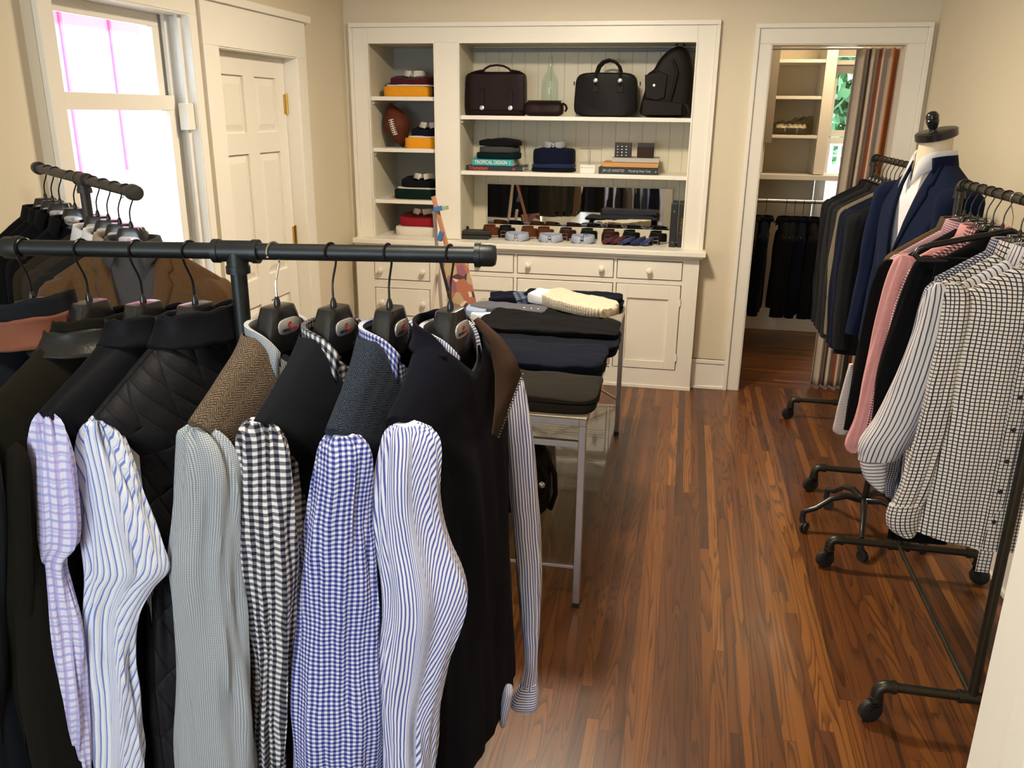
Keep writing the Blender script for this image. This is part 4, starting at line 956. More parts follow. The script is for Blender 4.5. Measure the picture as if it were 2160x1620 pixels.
def lapel_mb(c, yaw, z0, V, side, th=.05, w0=.05, wmax=.075, nr=.060, hwid=.2, off=.008, drop=.0):
    """lapel following the V edge of a jacket front; returns MB"""
    O, U, W = gframe(c[0], c[1], yaw); m = MB(); A = []; B = []; uv = [[], []]
    for i in range(25):
        s = i / 24; z = z0 - s * (V + .02) ; ui = side * nr * (1 - s) ** .9 * 1.0
        wd = w0 + (wmax - w0) * min(1, s / .45) if s < .45 else wmax * (1 - ((s - .45) / .55) ** 1.8)
        if .26 < s < .31: wd *= .80
        uo = ui + side * wd; za = z + .012
        def wf(u, zz):
            dz = (z0 - zz)
            thl = lerp(.045, th, min(1, dz / .2)); return thl * math.sqrt(max(0.05, 1 - (u / hwid) ** 2)) 
        A.append(O + U * ui + W * (wf(ui, z) + off * .6) + Vector((0, 0, z))); B.append(O + U * uo + W * (wf(uo, za) + off) + Vector((0, 0, za - .012 * s)))
        uv[0].append((ui, z)); uv[1].append((uo, z))
    m.loft([A, B], False, uv=uv); return m
# ------------------------------------------------------------------ pipe racks
def pipe_T_rack(label, p0, p1, tee, zfloor_yaw, mat, capm=None, foot=.23):
    d = (Vector(p1) - Vector(p0)).normalized(); yaw = math.atan2(d.y, d.x)
    base = Vector((tee[0], tee[1], 0)); t = thing('clothes_rack', label, 'clothes rack', tuple(base), yaw)
    rp = .0134; MB().tube([p0, p1], rp, 24).build('bar', mat, t)
    T = Vector(tee); m = MB(); m.tube([T - d * .038, T - d * .028, T - d * .0279, T + d * .0279, T + d * .028, T + d * .038], [.0195, .0195, .0175, .0175, .0195, .0195], 22)
    dn = Vector((0, 0, -1)); m.tube([T, T + dn * .024, T + dn * .0241, T + dn * .036], [.0175, .0175, .0195, .0195], 22); m.build('tee_fitting', mat, t)
    for e, s in ((Vector(p0), -1), (Vector(p1), 1)):
        MB().tube([e - d * s * .026, e - d * s * .0255, e - d * s * .017, e - d * s * .0165, e + d * s * .002, e + d * s * .007, e + d * s * .0085], [.0165, .0198, .0198, .0182, .0182, .0155, .009], 24).build('end_cap', mat, t)
    MB().tube([T + dn * .03, Vector((T.x, T.y, .04))], rp, 20).build('post', mat, t)
    n_ = Vector((-d.y, d.x, 0)); m = MB()
    m.tube([base + n_ * foot + Vector((0, 0, .03)), base - n_ * foot + Vector((0, 0, .03))], rp, 16); m.tube([base + d * .30 + Vector((0, 0, .03)), base - d * .30 + Vector((0, 0, .03))], rp, 16)
    m.build('foot_bars', mat, t)
    for q in (n_ * foot, -n_ * foot, d * .30, -d * .30):
        MB().tube([base + q + Vector((0, 0, .0)), base + q + Vector((0, 0, .012)), base + q + Vector((0, 0, .0121)), base + q + Vector((0, 0, .034))], [.03, .03, .019, .019], 16).build('foot_flange', mat, t)
    return t
def caster(par, x, y, zt, yaw, r=.034):
    m = MB(); w_ = Matrix.Translation((x, y, 0)) @ Matrix.Rotation(yaw, 4, 'Z')
    m.lathe([(r * .3, -.011), (r * .85, -.011), (r, -.008), (r, .008), (r * .85, .011), (r * .3, .011)], n=24, M=w_ @ Matrix.Translation((.012, 0, r)) @ Matrix.Rotation(R(90), 4, 'X'))
    c = m.build('wheel', K['rubber'], par)
    m = MB()
    for s in (-1, 1): m.prism([(-.008, zt - .010), (.014, zt - .010), (.019, r + .004), (.014, r - .006), (.007, r - .004), (.002, r + .006)], s * .0125, s * .0155, w_)
    m.box(-.014, .018, -.0155, .0155, zt - .016, zt - .006, w_); m.lathe([(.015, zt - .008), (.017, zt - .004), (.012, zt)], n=14, M=w_)
    m.box(.016, .034, -.008, .008, zt - .02, zt - .014, w_)
    m.build('caster_fork', K['blackplastic'], par)
def pipe_frame_rack(label, x, y0, y1, ztop, xl, xr, mat, zf=.118):
    t = thing('clothes_rack', label, 'clothes rack', (x, (y0 + y1) / 2, 0)); rp = .0134
    e = .03
    def arc(c, a0, a1, f): return [f(c, R(lerp(a0, a1, i / 6))) for i in range(7)]
    bar = [(x, y0, ztop - e)] + [(x, y0 + e - e * math.cos(R(a)), ztop - e + e * math.sin(R(a))) for a in (15, 30, 45, 60, 75, 90)] + [(x, y1 - e + e * math.sin(R(a)), ztop - e + e * math.cos(R(a))) for a in (0, 15, 30, 45, 60, 75, 90)]
    MB().tube([(x, y0 + .02, ztop), (x, y1 - .02, ztop)], rp, 20).build('bar', mat, t)
    for yy, s in ((y0, 1), (y1, -1)):
        MB().tube([(x, yy, ztop - .045), (x, yy, ztop - .044), (x, yy, ztop - .034), (x, yy, ztop - .0335), (x, yy, ztop - .022)] + [(x, yy + s * (.022 - .022 * math.cos(R(a))), ztop - .022 + .022 * math.sin(R(a))) for a in (20, 40, 60, 80, 90)] + [(x, yy + s * .034, ztop), (x, yy + s * .0342, ztop), (x, yy + s * .045, ztop)], [.015, .0195, .0195, .0175] + [.0175] * 7 + [.0195, .0195], 18).build('elbow', mat, t)
        MB().tube([(x, yy, zf), (x, yy, ztop - .03)], rp, 18).build('post', mat, t)
        MB().tube([(xl + .02, yy, zf), (xr - .02, yy, zf)], rp, 18).build('foot_bar', mat, t)
        MB().tube([(x - .036, yy, zf), (x - .026, yy, zf), (x - .0259, yy, zf), (x + .0259, yy, zf), (x + .026, yy, zf), (x + .036, yy, zf)], [.0195, .0195, .0175, .0175, .0195, .0195], 18).build('tee_fitting', mat, t)
        for xe, sg in ((xl, 1), (xr, -1)):
            MB().tube([(xe, yy, zf - .048), (xe, yy, zf - .036), (xe, yy, zf - .0355), (xe, yy, zf - .024)] + [(xe + sg * (.024 - .024 * math.cos(R(a))), yy, zf - .024 + .024 * math.sin(R(a))) for a in (20, 40, 60, 80, 90)] + [(xe + sg * .034, yy, zf), (xe + sg * .0345, yy, zf), (xe + sg * .046, yy, zf)], [.0195, .0195, .0175, .0175] + [.0175] * 6 + [.0195, .0195], 18).build('elbow', mat, t)
            caster(t, xe, yy, zf - .048, R(200 if sg > 0 else -30))
    MB().tube([(x, y0, zf), (x, y1, zf)], .0085, 14).build('tie_rod', mat, t)
    return t
BC0 = Vector((-1.105, 1.20, 1.418)); BC1 = Vector((-.2960, 1.29, 1.4265)); 
def barC(t): return BC0.lerp(BC1, t)
teeC = barC((-.711 + 1.105) / (1.105 - .296)); ZC = teeC.z
pipe_T_rack('dark grey pipe clothes rack in the foreground with a T-shaped top bar', BC0, BC1, teeC, 0, K['pipe'])
BD0 = Vector((-1.29, 1.82, 1.449)); BD1 = Vector((-1.99, 2.335, 1.462)); 
teeD = BD0.lerp(BD1, .47)
pipe_T_rack('dark grey pipe clothes rack by the window behind the foreground rack', BD0, BD1, teeD, 0, M_plain('dull_pipe', (.05, .045, .042), .5, .4, .2), foot=.2)
pipe_frame_rack('black iron pipe clothes rack on casters nearest the camera on the right', .875, 2.148, 3.02, 1.437, .632, 1.155, K['pipe_green'])
pipe_frame_rack('black iron pipe clothes rack on casters standing by the closet doorway', .93, 3.72, 4.70, 1.445, .668, 1.19, K['pipe_green'])
# ------------------------------------------------------------------ foreground rack
F_herr = M_herring('brown_herringbone', (.028, .020, .015), (.25, .19, .13), .013, .0052, 1.2)
F_herr2 = M_herring('navy_herringbone', (.005, .007, .013), (.05, .07, .10), .011, .0048, 1.2)
F_char = fab('charcoalknit', (.018, .021, .028), var=.5, nap=300, weave=500)
F_nvest = fab('navyvest', (.010, .011, .020), var=.15)
F_quilt = M_quilt('black_quilting', (.010, .010, .012)); F_puff = M_fabric('black_nylon', (.011, .012, .016), .5, 300, .2, .1, .2)
F_suede = M_fabric('dark_olive_suede', (.016, .015, .010), .95, 200, .5, .3, .3, 14)
F_dnavy = fab('dark_navy_wool', (.016, .019, .026), var=.4, nap=200)
P_plaid = M_plaid('lilac_plaid'); P_bstr = M_stripe('blue_pinstripe', (.80, .80, .82), (.16, .24, .58), .0098, .24, c2=(.45, .52, .75), per2=.0098, duty2=.10)
P_grey = M_check('fine_grey_check', (.60, .62, .62), (.20, .23, .26), .0030, .38); P_ging = M_gingham('black_gingham', (.80, .78, .74), (.17, .17, .20), (.012, .012, .02), .0115)
P_bging = M_gingham('blue_gingham', (.80, .81, .84), (.22, .24, .52), (.02, .03, .20), .0078); P_nstr = M_stripe('navy_bengal_stripe', (.82, .82, .86), (.10, .12, .38), .0049, .42)
K_tan = M_leather('tan_leather_band', (.13, .050, .030), .6, 300, .1); K_brs = M_leather('brown_suede', (.055, .032, .022), .9, 300, .2); K_bll = M_leather('black_leather_band', (.02, .02, .018), .35)
hangC = make_hanger('coat_hanger', 'x', hw=.152)
GC = [  # neck xy, near shoulder tip pixel, front side
    ('G1', (-1.075, 1.203), (-120, 945), -1), ('G2', (-.975, 1.215), (-8, 935), -1), ('G3', (-.880, 1.225), (98, 885), -1), ('G4', (-.790, 1.235), (206, 905), -1),
    ('G5', (-.650, 1.251), (412, 925), 1), ('G6', (-.555, 1.261), (545, 905), 1), ('G7', (-.462, 1.272), (706, 925), 1), ('G8', (-.362, 1.283), (842, 905), 1)]
hlab = {'G1': 'black hanger inside the leftmost dark navy jacket on the front rack', 'G2': 'black hanger inside the dark olive suede jacket on the front rack', 'G3': 'black hanger inside the puffer vest over the lilac plaid shirt', 'G4': 'black hanger inside the quilted vest just left of the rack post',
        'G5': 'black hanger with a silver wire hook, in the brown herringbone vest', 'G6': 'black hanger with grey name plate in the charcoal knit vest', 'G7': 'black hanger with grey name plate in the navy herringbone vest', 'G8': 'black hanger under the bar end, in the open navy vest'}
GI = {}
firstH = True
for nm, (nx, ny), tip, fs in GC:
    # tip direction from the pixel at shoulder height
    P_ = atZ(tip[0], tip[1], 1.205); dv = Vector((P_.x - nx, P_.y - ny, 0)); yaw_near = math.atan2(dv.y, dv.x)
    best = None
    for k in range(60):                      # height at which the near tip is .205 from the neck
        z = 1.12 + k * .003; Q = atZ(tip[0], tip[1], z); e = abs(Vector((Q.x - nx, Q.y - ny)).length - .205)
        if best is None or e < best[0]: best = (e, z, Q)
    _, zt, Q = best; zt = min(max(zt, 1.185), 1.245); dv = Vector((Q.x - nx, Q.y - ny, 0)); near = math.atan2(dv.y, dv.x)
    if nm == 'G8': near = math.atan2(-.92, -.14)
    if nm == 'G1': near = R(-98)
    # front (+W) must face +x for the right group and -x for the left group
    yaw = near if fs > 0 else near + math.pi
    yaw_h = yaw
    zb = barC((nx + 1.105) / .811).z
    GI[nm] = dict(c=(nx, ny), yaw=yaw, zt=zt, zb=zb, near=near)
    if nm == 'G5':
        hs = make_hanger('coat_hanger', hlab[nm], hook='chrome', hw=.152); hs.location = (nx, ny, zb); hs.rotation_euler = (0, 0, yaw)
        hs['group'] = 'hangers on the front rack'
    elif firstH:
        hangC.location = (nx, ny, zb); hangC.rotation_euler = (0, 0, yaw); hangC['label'] = hlab[nm]; hangC['group'] = 'hangers on the front rack'; firstH = False
    else: dup(hangC, (nx, ny, zb), yaw, hlab[nm], 'hangers on the front rack')
    print(nm, 'near deg', round(math.degrees(near)), 'zt', round(zt, 3))
HEM = {'G1': .40, 'G2': .40, 'G3': .40, 'G4': .40, 'G5': .42, 'G6': .42, 'G7': .42, 'G8': .50}
def gthing(nm, name, label, cat): g = GI[nm]; return thing(name, label, cat, (g['c'][0], g['c'][1], g['zb'] - .13), g['yaw'], None)
def vest(nm, name, label, mat, th=.040, V=.10, seed=0, hw=.185, solid=.0025, fold=.005, cat='vest', thh=None, hem=None, zc=.16, nr=.064, nb=.046, dn=.130, flare=1.1):
    g = GI[nm]; t = gthing(nm, name, label, cat)
    gbody(t, mat, g['c'], g['yaw'], g['zb'] - dn, hw + .016, g['zt'] + .014, hem or HEM[nm], th, arc=True, armhole=0.0 if cat == 'jacket' else (.24 if nm in ('G5', 'G6', 'G7', 'G8') else -.24), V=V, Vb=0, seed=seed, solid=solid, fold=fold, thh=thh, zchest=zc, nr=nr, nb=nb, flare=flare)
    return t
def shirt_in(nm, label, mat, pts, Y, seed=0, ratio=.6, V=.05, fold=.005, far=True, neck=(.056, .040), uvs=1.0, vscale=4.0, diag=0.0, Yb=None, hw=.165, collar=True, th=.030, skew=0.0):
    g = GI[nm]; t = gthing(nm, 'dress_shirt', label, 'shirt')
    pts = [(pts[0][0] - 16, pts[0][1], pts[0][2]), (pts[1][0] - 10, pts[1][1] - 2, pts[1][2] + 2)] + list(pts[2:])
    gbody(t, mat, g['c'], g['yaw'], g['zb'] - .140, hw, g['zt'] + .002, HEM[nm] + .03, th, V=V, seed=seed + 1, fold=.003, nr=neck[0], nb=neck[1], name='body', thh=.032, flare=1.0)
    sleeve_px(t, mat, pts, Y, ratio, seed=seed, fold=fold * 1.9, Yb=Yb, vscale=vscale, diag=diag, uvs=uvs, skew=skew)
    if far:
        s = 1 if abs((g['near'] - g['yaw'] + math.pi) % (2 * math.pi) - math.pi) > 1.5 else -1
        sleeve_w(t, mat, g['c'], g['yaw'], s, hw, g['zt'], .60, (.07, .055, .045), seed=seed + 7, out=.02)
    if collar: collar_mb((g['c'][0], g['c'][1], g['zb'] - .146), g['yaw'], neck[0] + .002, neck[1] + .003, .030, .03, 1.5, .01, flare=.004, drop=.03).build('collar', mat, t, solid=.0018)
    return t
def tY(nm, off=0.0): g = GI[nm]; return g['c'][1] + math.sin(g['near']) * .192 + off
# leftmost two jackets
t = vest('G1', 'wool_jacket', 'dark navy wool jacket with tan leather collar band, leftmost on the front rack', F_dnavy, V=.02, seed=2, hw=.205, cat='jacket', th=.045)
g = GI['G1']
def standcollar(par, nm, mat, h=.055, base=.014, r=(.066, .048), tilt=.006, name='collar', solid=.004, gap=.25, wav=.003, z0=None, flare=0.0):
    g = GI[nm]; M_ = Matrix.Translation((g['c'][0], g['c'][1], (z0 if z0 is not None else g['zb'] - .118))) @ Matrix.Rotation(g['yaw'], 4, 'Z'); rows = []; uv = []
    for i in range(9):
        s = i / 8; row = []; ur = []
        for k in range(49):
            q = k / 48; a = R(90) + gap * .5 + (2 * math.pi - gap) * q; bk = (1 - math.sin(a)) / 2; rr = 1 + base / .06 * (1 - s) ** 2 * 1.0 + flare * s
            tp_ = 1 - abs(2 * q - 1) ** 6; z = -.028 + (h * (.55 + .45 * bk) * tp_ + .028 * (.3 + .7 * tp_)) * s + wav * nz(math.cos(a) * 3, math.sin(a) * 3, s * 4, 5)
            row.append(M_ @ Vector((r[0] * rr * math.cos(a), r[1] * rr * math.sin(a) - tilt * s, z))); ur.append(((r[0] + r[1]) * math.pi * q, z))
        rows.append(row); uv.append(ur)
    return MB().loft(rows, False, uv=uv).build(name, mat, par, solid=solid, angle=80)
standcollar(t, 'G1', F_dnavy, .045, r=(.074, .054), flare=-.08)
standcollar(t, 'G1', K_tan, .020, r=(.088, .066), name='collar_band', z0=g['zb'] - .122, base=.02, gap=.1)
sleeve_px(t, F_dnavy, [(905, -75, -60), (925, -110, -20), (1000, -130, 0), (1300, -120, 10), (1700, -110, 20)], 1.0, .6, seed=41)
t = vest('G2', 'suede_jacket', 'dark olive suede jacket with black leather collar band on the front rack', F_suede, V=.02, seed=5, hw=.205, cat='jacket', th=.048)
g = GI['G2']
standcollar(t, 'G2', F_suede, .012, r=(.068, .050)); standcollar(t, 'G2', K_bll, .012, r=(.084, .064), name='collar_band', z0=g['zb'] - .132, base=.02, gap=.1)
sleeve_px(t, F_suede, [(915, -20, 0), (935, -50, 40), (1000, -70, 60), (1200, -60, 75), (1400, -45, 78), (1700, -40, 80)], tY('G2'), .7, seed=43, fold=.007)
# G3 puffer vest over lilac plaid
t = vest('G3', 'puffer_vest', 'black puffer vest with stand collar over the lilac plaid shirt', F_puff, V=.01, seed=7, th=.043, fold=.007, hw=.190)
standcollar(t, 'G3', F_puff, .020, r=(.072, .050), wav=.006)
shirt_in('G3', 'white shirt with lilac and blue plaid under the puffer vest on the front rack', P_plaid, [(878, 90, 104), (886, 78, 120), (900, 68, 134), (960, 61, 152), (1050, 60, 166), (1140, 62, 168), (1175, 63, 140), (1230, 64, 150), (1340, 68, 176), (1450, 74, 184), (1620, 84, 188), (1700, 88, 190)], tY('G3'), seed=11, fold=.006, collar=False)
# G4 quilted vest over blue stripes
t = vest('G4', 'quilted_vest', 'black quilted vest with stand collar next to the rack post', F_quilt, V=.01, seed=9, th=.050, fold=.006, thh=.062, hw=.188)
standcollar(t, 'G4', F_puff, .030, r=(.074, .052), wav=.006)
shirt_in('G4', 'white shirt with blue stripes and a creased elbow under the quilted vest', P_bstr, [(900, 195, 215), (910, 180, 232), (930, 170, 255), (1000, 168, 290), (1080, 172, 318), (1150, 177, 345), (1195, 178, 357), (1230, 178, 325), (1290, 178, 290), (1380, 178, 288), (1450, 178, 300), (1560, 178, 306), (1700, 178, 300)], tY('G4'), skew=.28, seed=13, ratio=.5, fold=.006, diag=5.0, collar=False)
# G5 brown herringbone
t = vest('G5', 'herringbone_vest', 'brown herringbone tweed vest over the fine grey check shirt, right of the rack post', F_herr, V=.12, seed=15, th=.042, hw=.192, thh=.045)
shirt_in('G5', 'fine grey check shirt under the brown herringbone vest', P_grey, [(912, 400, 425), (920, 386, 452), (940, 381, 480), (1000, 378, 500), (1100, 368, 506), (1170, 358, 509), (1260, 363, 516), (1400, 369, 527), (1500, 372, 535), (1700, 376, 546)], tY('G5'), seed=17, fold=.005)
# G6 charcoal knit over black gingham
t = vest('G6', 'knit_vest', 'charcoal knit vest over the black gingham shirt on the front rack', F_char, V=.12, seed=19, th=.042, hw=.188, thh=.045)
shirt_in('G6', 'black and white gingham shirt under the charcoal knit vest', P_ging, [(900, 535, 560), (908, 520, 585), (930, 508, 603), (1000, 502, 612), (1100, 505, 615), (1200, 509, 620), (1300, 520, 618), (1400, 528, 614), (1480, 534, 606), (1540, 538, 602), (1700, 545, 600)], tY('G6'), seed=21, fold=.006, diag=3.0)
# G7 navy herringbone over blue gingham
t = vest('G7', 'herringbone_vest', 'navy herringbone tweed vest over the blue gingham shirt on the front rack', F_herr2, V=.13, seed=23, th=.044, hw=.188, thh=.046)
shirt_in('G7', 'blue and white gingham shirt under the navy herringbone vest', P_bging, [(930, 700, 740), (938, 682, 762), (960, 668, 780), (1000, 662, 786), (1040, 657, 785), (1100, 648, 784), (1200, 636, 792), (1300, 626, 798), (1400, 619, 801), (1500, 617, 804), (1700, 615, 806)], tY('G7'), seed=25, fold=.005)
# G8 open navy vest with brown collar facing over navy stripes
t = vest('G8', 'navy_vest', 'navy vest with brown collar facing hanging open at the right end of the front rack', F_nvest, V=.06, seed=27, th=.046, hw=.178, thh=.075, hem=.52, zc=.18, nr=.070, nb=.046, flare=1.22)
g = GI['G8']; O, U, W = gframe(*g['c'], g['yaw'])
zc = g['zb'] - .118
# brown faced lapel turned back on the far front edge, and zip edge
def Lp(u, w_, z): return O + U * u + W * w_ + Vector((0, 0, z))
rows = [[Lp(-.055, .018, zc + .0), Lp(-.060, .045, zc - .04), Lp(-.055, .058, zc - .09), Lp(-.040, .064, zc - .14), Lp(-.015, .068, zc - .185)],
        [Lp(-.068, .020, zc + .002), Lp(-.095, .050, zc - .035), Lp(-.122, .066, zc - .075), Lp(-.145, .072, zc - .115), Lp(-.020, .074, zc - .190)]]
m = MB().loft(rows, False, uv=[[(0, i * .03) for i in range(5)], [(.04, i * .03) for i in range(5)]]); m.build('collar_facing', K_brs, t, solid=.004)
zt_ = MB()
for i in range(24):
    s = i / 23; p0_ = rows[1][3].lerp(rows[1][4], s); zt_.cbox(p0_ + W * .004, .0035, .003, .0022)
zt_.tube([rows[0][1], rows[0][2], rows[0][3], rows[0][4]], .0009, 6)
zt_.build('zip', M_plain('dull_zip', (.10, .08, .05), .5, .6), t)
standcollar(t, 'G8', F_nvest, .016, r=(.070, .050), gap=2.2, wav=.002)
t8 = shirt_in('G8', 'white shirt with navy stripes and a cuffed far sleeve under the open navy vest', P_nstr, [(908, 835, 880), (915, 818, 905), (935, 806, 919), (1000, 797, 924), (1060, 796, 930), (1120, 798, 945), (1200, 801, 975), (1250, 803, 985), (1300, 804, 978), (1400, 805, 950), (1500, 806, 925), (1620, 812, 916), (1720, 815, 912)], tY('G8'), skew=.30, seed=29, fold=.005, far=False, V=.05, Yb=tY('G8', -.03), diag=2.0)
Yf = g['c'][1] - math.sin(g['near']) * .185
sleeve_px(t8, P_nstr, [(775, 1076, 1084), (785, 1068, 1096), (815, 1062, 1108), (900, 1064, 1122), (1000, 1070, 1132), (1100, 1080, 1138), (1200, 1090, 1141), (1300, 1100, 1139), (1400, 1107, 1134), (1450, 1095, 1134)], Yf, .8, seed=31, fold=.003, Yb=Yf - .02)
P_nstrh = M_stripe('navy_bengal_stripe_cuff', (.82, .82, .86), (.10, .12, .38), .0056, .42, axis=1)
sleeve_px(t8, P_nstrh, [(1438, 1104, 1133), (1445, 1096, 1135), (1465, 1082, 1137), (1480, 1074, 1137), (1490, 1080, 1134), (1497, 1098, 1124)], Yf - .02, .8, seed=33, fold=.001, name='cuff', n=24)
sleeve_px(t8, P_nstr, [(1445, 1070, 1072), (1452, 1064, 1082), (1480, 1056, 1078), (1515, 1052, 1070), (1530, 1055, 1066)], Yf - .14, .3, seed=35, fold=.001, name='shirt_tail', n=16)
# ------------------------------------------------------------------ window rack (behind)
F_twd = M_fabric('rust_brown_tweed', (.090, .048, .020), .95, 400, .5, .1, .5, 90); F_olv = M_fabric('olive_tweed', (.040, .034, .020), .95, 400, .4, .1, .4, 90); F_grn = M_fabric('grey_green_wool', (.026, .026, .022), .95, 400, .4, .1, .4, 90)
F_tau = M_fabric('taupe_wool', (.055, .042, .032), .95, 400, .4, .1, .4, 90); F_sht = fab('grey_shirting', (.06, .058, .058)); F_bk2 = fab('soft_black', (.008, .008, .010)); F_wh = fab('white_shirting', (.72, .72, .74)); F_burg = fab('burgundy_wool', (.035, .015, .014))
YD = R(-166)
DJ = [(.95, F_bk2, None, 'black jacket at the wall end of the window rack', 'black jackets bunched at the wall end of the window rack'), (.86, F_bk2, None, 'second black jacket from the wall on the window rack', 'black jackets bunched at the wall end of the window rack'),
      (.77, F_bk2, None, 'third black jacket from the wall on the window rack', 'black jackets bunched at the wall end of the window rack'), (.60, F_bk2, None, 'black jacket just left of the window rack post', 'black jackets bunched at the wall end of the window rack'),
      (.37, F_olv, F_wh, 'olive tweed jacket with a white shirt collar just right of the window rack post', None), (.27, F_tau, F_wh, 'taupe jacket with white shirt collar on the window rack', None),
      (.17, F_grn, fab('beige_shirting', (.35, .28, .2)), 'dark grey green jacket with a beige collar on the window rack', None), (.075, F_twd, F_sht, 'rust brown tweed jacket over a grey shirt at the near end of the window rack', None)]
first = True
HD = make_hanger('coat_hanger', 'x')
for i, (tt, mt, sh, lab, grp) in enumerate(DJ):
    p = BD0.lerp(BD1, tt); hl = 'black coat hanger on the window rack holding the ' + lab.split(' jacket')[0] + ' jacket'
    if i < 4: hl = 'black coat hanger in the ' + lab
    if first: HD.location = p; HD.rotation_euler = (0, 0, YD); HD['label'] = hl; HD['group'] = 'hangers on the window rack'; first = False
    else: dup(HD, tuple(p), YD, hl, 'hangers on the window rack')
    V = .30 if sh else .02
    c = (p.x, p.y); zb = p.z
    t = thing('tweed_jacket' if sh else 'black_jacket', lab, 'jacket', (c[0], c[1], zb - .13), YD, grp)
    hw = .205 if i > 3 else .175
    gbody(t, mt, c, YD, zb - .128, hw, zb - .215, zb - .86, .032 if i != 7 else .045, V=V, seed=50 + i, n=64, nr=.060, nb=.03 if i != 7 else .040, solid=.003 if sh else 0, zchest=.14)
    DR = LASTROWS
    for s in (-1, 1):
        sleeve_w(t, mt, c, YD, s, hw, zb - .215, .60, (.075, .06, .05), .05, seed=60 + i * 2 + s, out=.03)
    if sh:
        st = thing('dress_shirt', 'grey shirt worn under the rust brown tweed jacket' if i == 7 else ('shirt with pale collar under the ' + lab.split(' jacket')[0] + ' jacket on the window rack'), 'shirt', (c[0], c[1], zb - .13), YD)
        gbody(st, sh if i == 7 else mt, c, YD, zb - .125, .16, zb - .205, zb - .78, .018 if i != 7 else .024, V=.02, seed=70 + i, n=48, nr=.054, nb=.022 if i != 7 else .028, thh=.018, fold=.002)
        collar_mb((c[0], c[1], zb - .136), YD, .062, .036, .024, .034, .75, .024, 0, drop=.01).build('collar', sh, st, solid=.0018)
        if i == 7:
            for s in (-1, 1): lapel_rows(DR, gframe(c[0], c[1], YD)[2], s, 4.6, off=.006).build('lapel', mt, t, solid=.003)
    else:
        collar_mb((c[0], c[1], zb - .136), YD, .066, .038, .024, .032, .7, .02).build('collar', mt, t, solid=.003)
# ------------------------------------------------------------------ right front rack
YA = R(180); XA = .875; ZA = 1.437
F_brj = fab('camel_brown', (.10, .062, .030)); P_pk = M_stripe('pink_fine_stripe', (.62, .42, .44), (.28, .12, .18), .0052, .42, axis=1); F_pink = fab('pink_shirting', (.72, .36, .34)); P_pkg = M_gingham('pink_dark_gingham', (.74, .55, .52), (.35, .12, .13), (.05, .02, .04), .0085)
P_sm = M_check('small_navy_check', (.62, .62, .62), (.03, .035, .08), .0062, .42); P_md = M_check('bold_black_check', (.72, .69, .62), (.02, .02, .03), .0105, .25); P_gst = M_stripe('navy_grey_stripe', (.70, .69, .68), (.05, .055, .10), .0105, .26); P_gsth = M_stripe('navy_grey_stripe_cuff', (.70, .69, .68), (.05, .055, .10), .0105, .26, axis=1)
P_ck = M_check('navy_graph_check', (.74, .71, .65), (.018, .018, .035), .0098, .25); P_rst = M_stripe('red_stripe_cuff', (.74, .70, .66), (.12, .05, .07), .006, .3, axis=1)
F_black = fab('black_wool', (.010, .010, .011))
HA = make_hanger('coat_hanger', 'x')
def hA(y, lab, yaw=YA, silver=False):
    global HA_first
    if HA_first: HA.location = (XA, y, ZA); HA.rotation_euler = (0, 0, yaw); HA['label'] = lab; HA['group'] = 'hangers on the right front rack'; HA_first = False
    else: dup(HA, (XA, y, ZA), yaw, lab, 'hangers on the right front rack')
HA_first = True
def hshirt(y, mat, label, pts=None, seed=0, hw=.19, th=.022, hem=.52, name='dress_shirt', cat='shirt', tip=.085, far=False, gen=True, cuffmat=None, cuffpts=None, collar=True, V=.02, Ys=None, fold=.004, ratio=.6, zfar=None, cm=None, diag=0.0, thh=None, cgap=.5, ctall=.030):
    c = (XA, y); t = thing(name, label, cat, (XA, y, ZA - .13), YA)
    gbody(t, mat, c, YA, ZA - .122, hw, ZA - .125 - tip, hem, th, V=V, seed=seed, n=72, nr=.058, nb=.030, fold=fold, thh=thh or th, flare=1.08, hemcurve=.03 if name == 'dress_shirt' else 0)
    if pts: sleeve_px(t, mat, pts, Ys or y, ratio, seed=seed + 1, fold=fold, diag=diag)
    elif gen: sleeve_w(t, mat, c, YA, 1, hw, ZA - .125 - tip, .62, (.070, .058, .045), .04, seed=seed + 1, out=.02)
    if cuffpts: sleeve_px(t, cuffmat or mat, cuffpts, Ys or y, ratio, seed=seed + 2, fold=.001, name='cuff', n=24)
    if far: sleeve_w(t, mat, c, YA, -1, hw, ZA - .125 - tip, .62, (.070, .058, .045), .05, seed=seed + 3)
    if collar: collar_mb((XA, y, ZA - .130), YA, .061, .036, ctall, .036, cgap, .035).build('collar', cm or mat, t, solid=.002)
    return t
hshirt(2.945, F_brj, 'camel brown jacket at the far end of the right front rack', seed=80, name='wool_jacket', cat='jacket', hem=.62, th=.035)
hshirt(2.885, P_pk, 'pink finely striped shirt next to the camel jacket on the right front rack', None, 82, cuffmat=P_rst, cuffpts=[(768, 1791, 1799), (800, 1782, 1802), (850, 1769, 1800), (890, 1760, 1797), (908, 1757, 1794), (914, 1764, 1788)])
hshirt(2.81, F_black, 'black jacket between the striped pink and the plain pink shirt', [(548, 1868, 1884), (562, 1852, 1900), (650, 1828, 1872), (750, 1806, 1852), (850, 1788, 1828), (905, 1780, 1816)], 84, name='black_jacket', cat='jacket', hem=.56, th=.035, collar=False)
hshirt(2.735, F_pink, 'plain pink shirt with its long sleeve hanging free on the right front rack', [(538, 1898, 1912), (548, 1886, 1938), (600, 1866, 1922), (700, 1843, 1888), (800, 1820, 1858), (880, 1802, 1840), (930, 1783, 1828), (948, 1786, 1815), (953, 1795, 1808)], 86, ctall=.034)
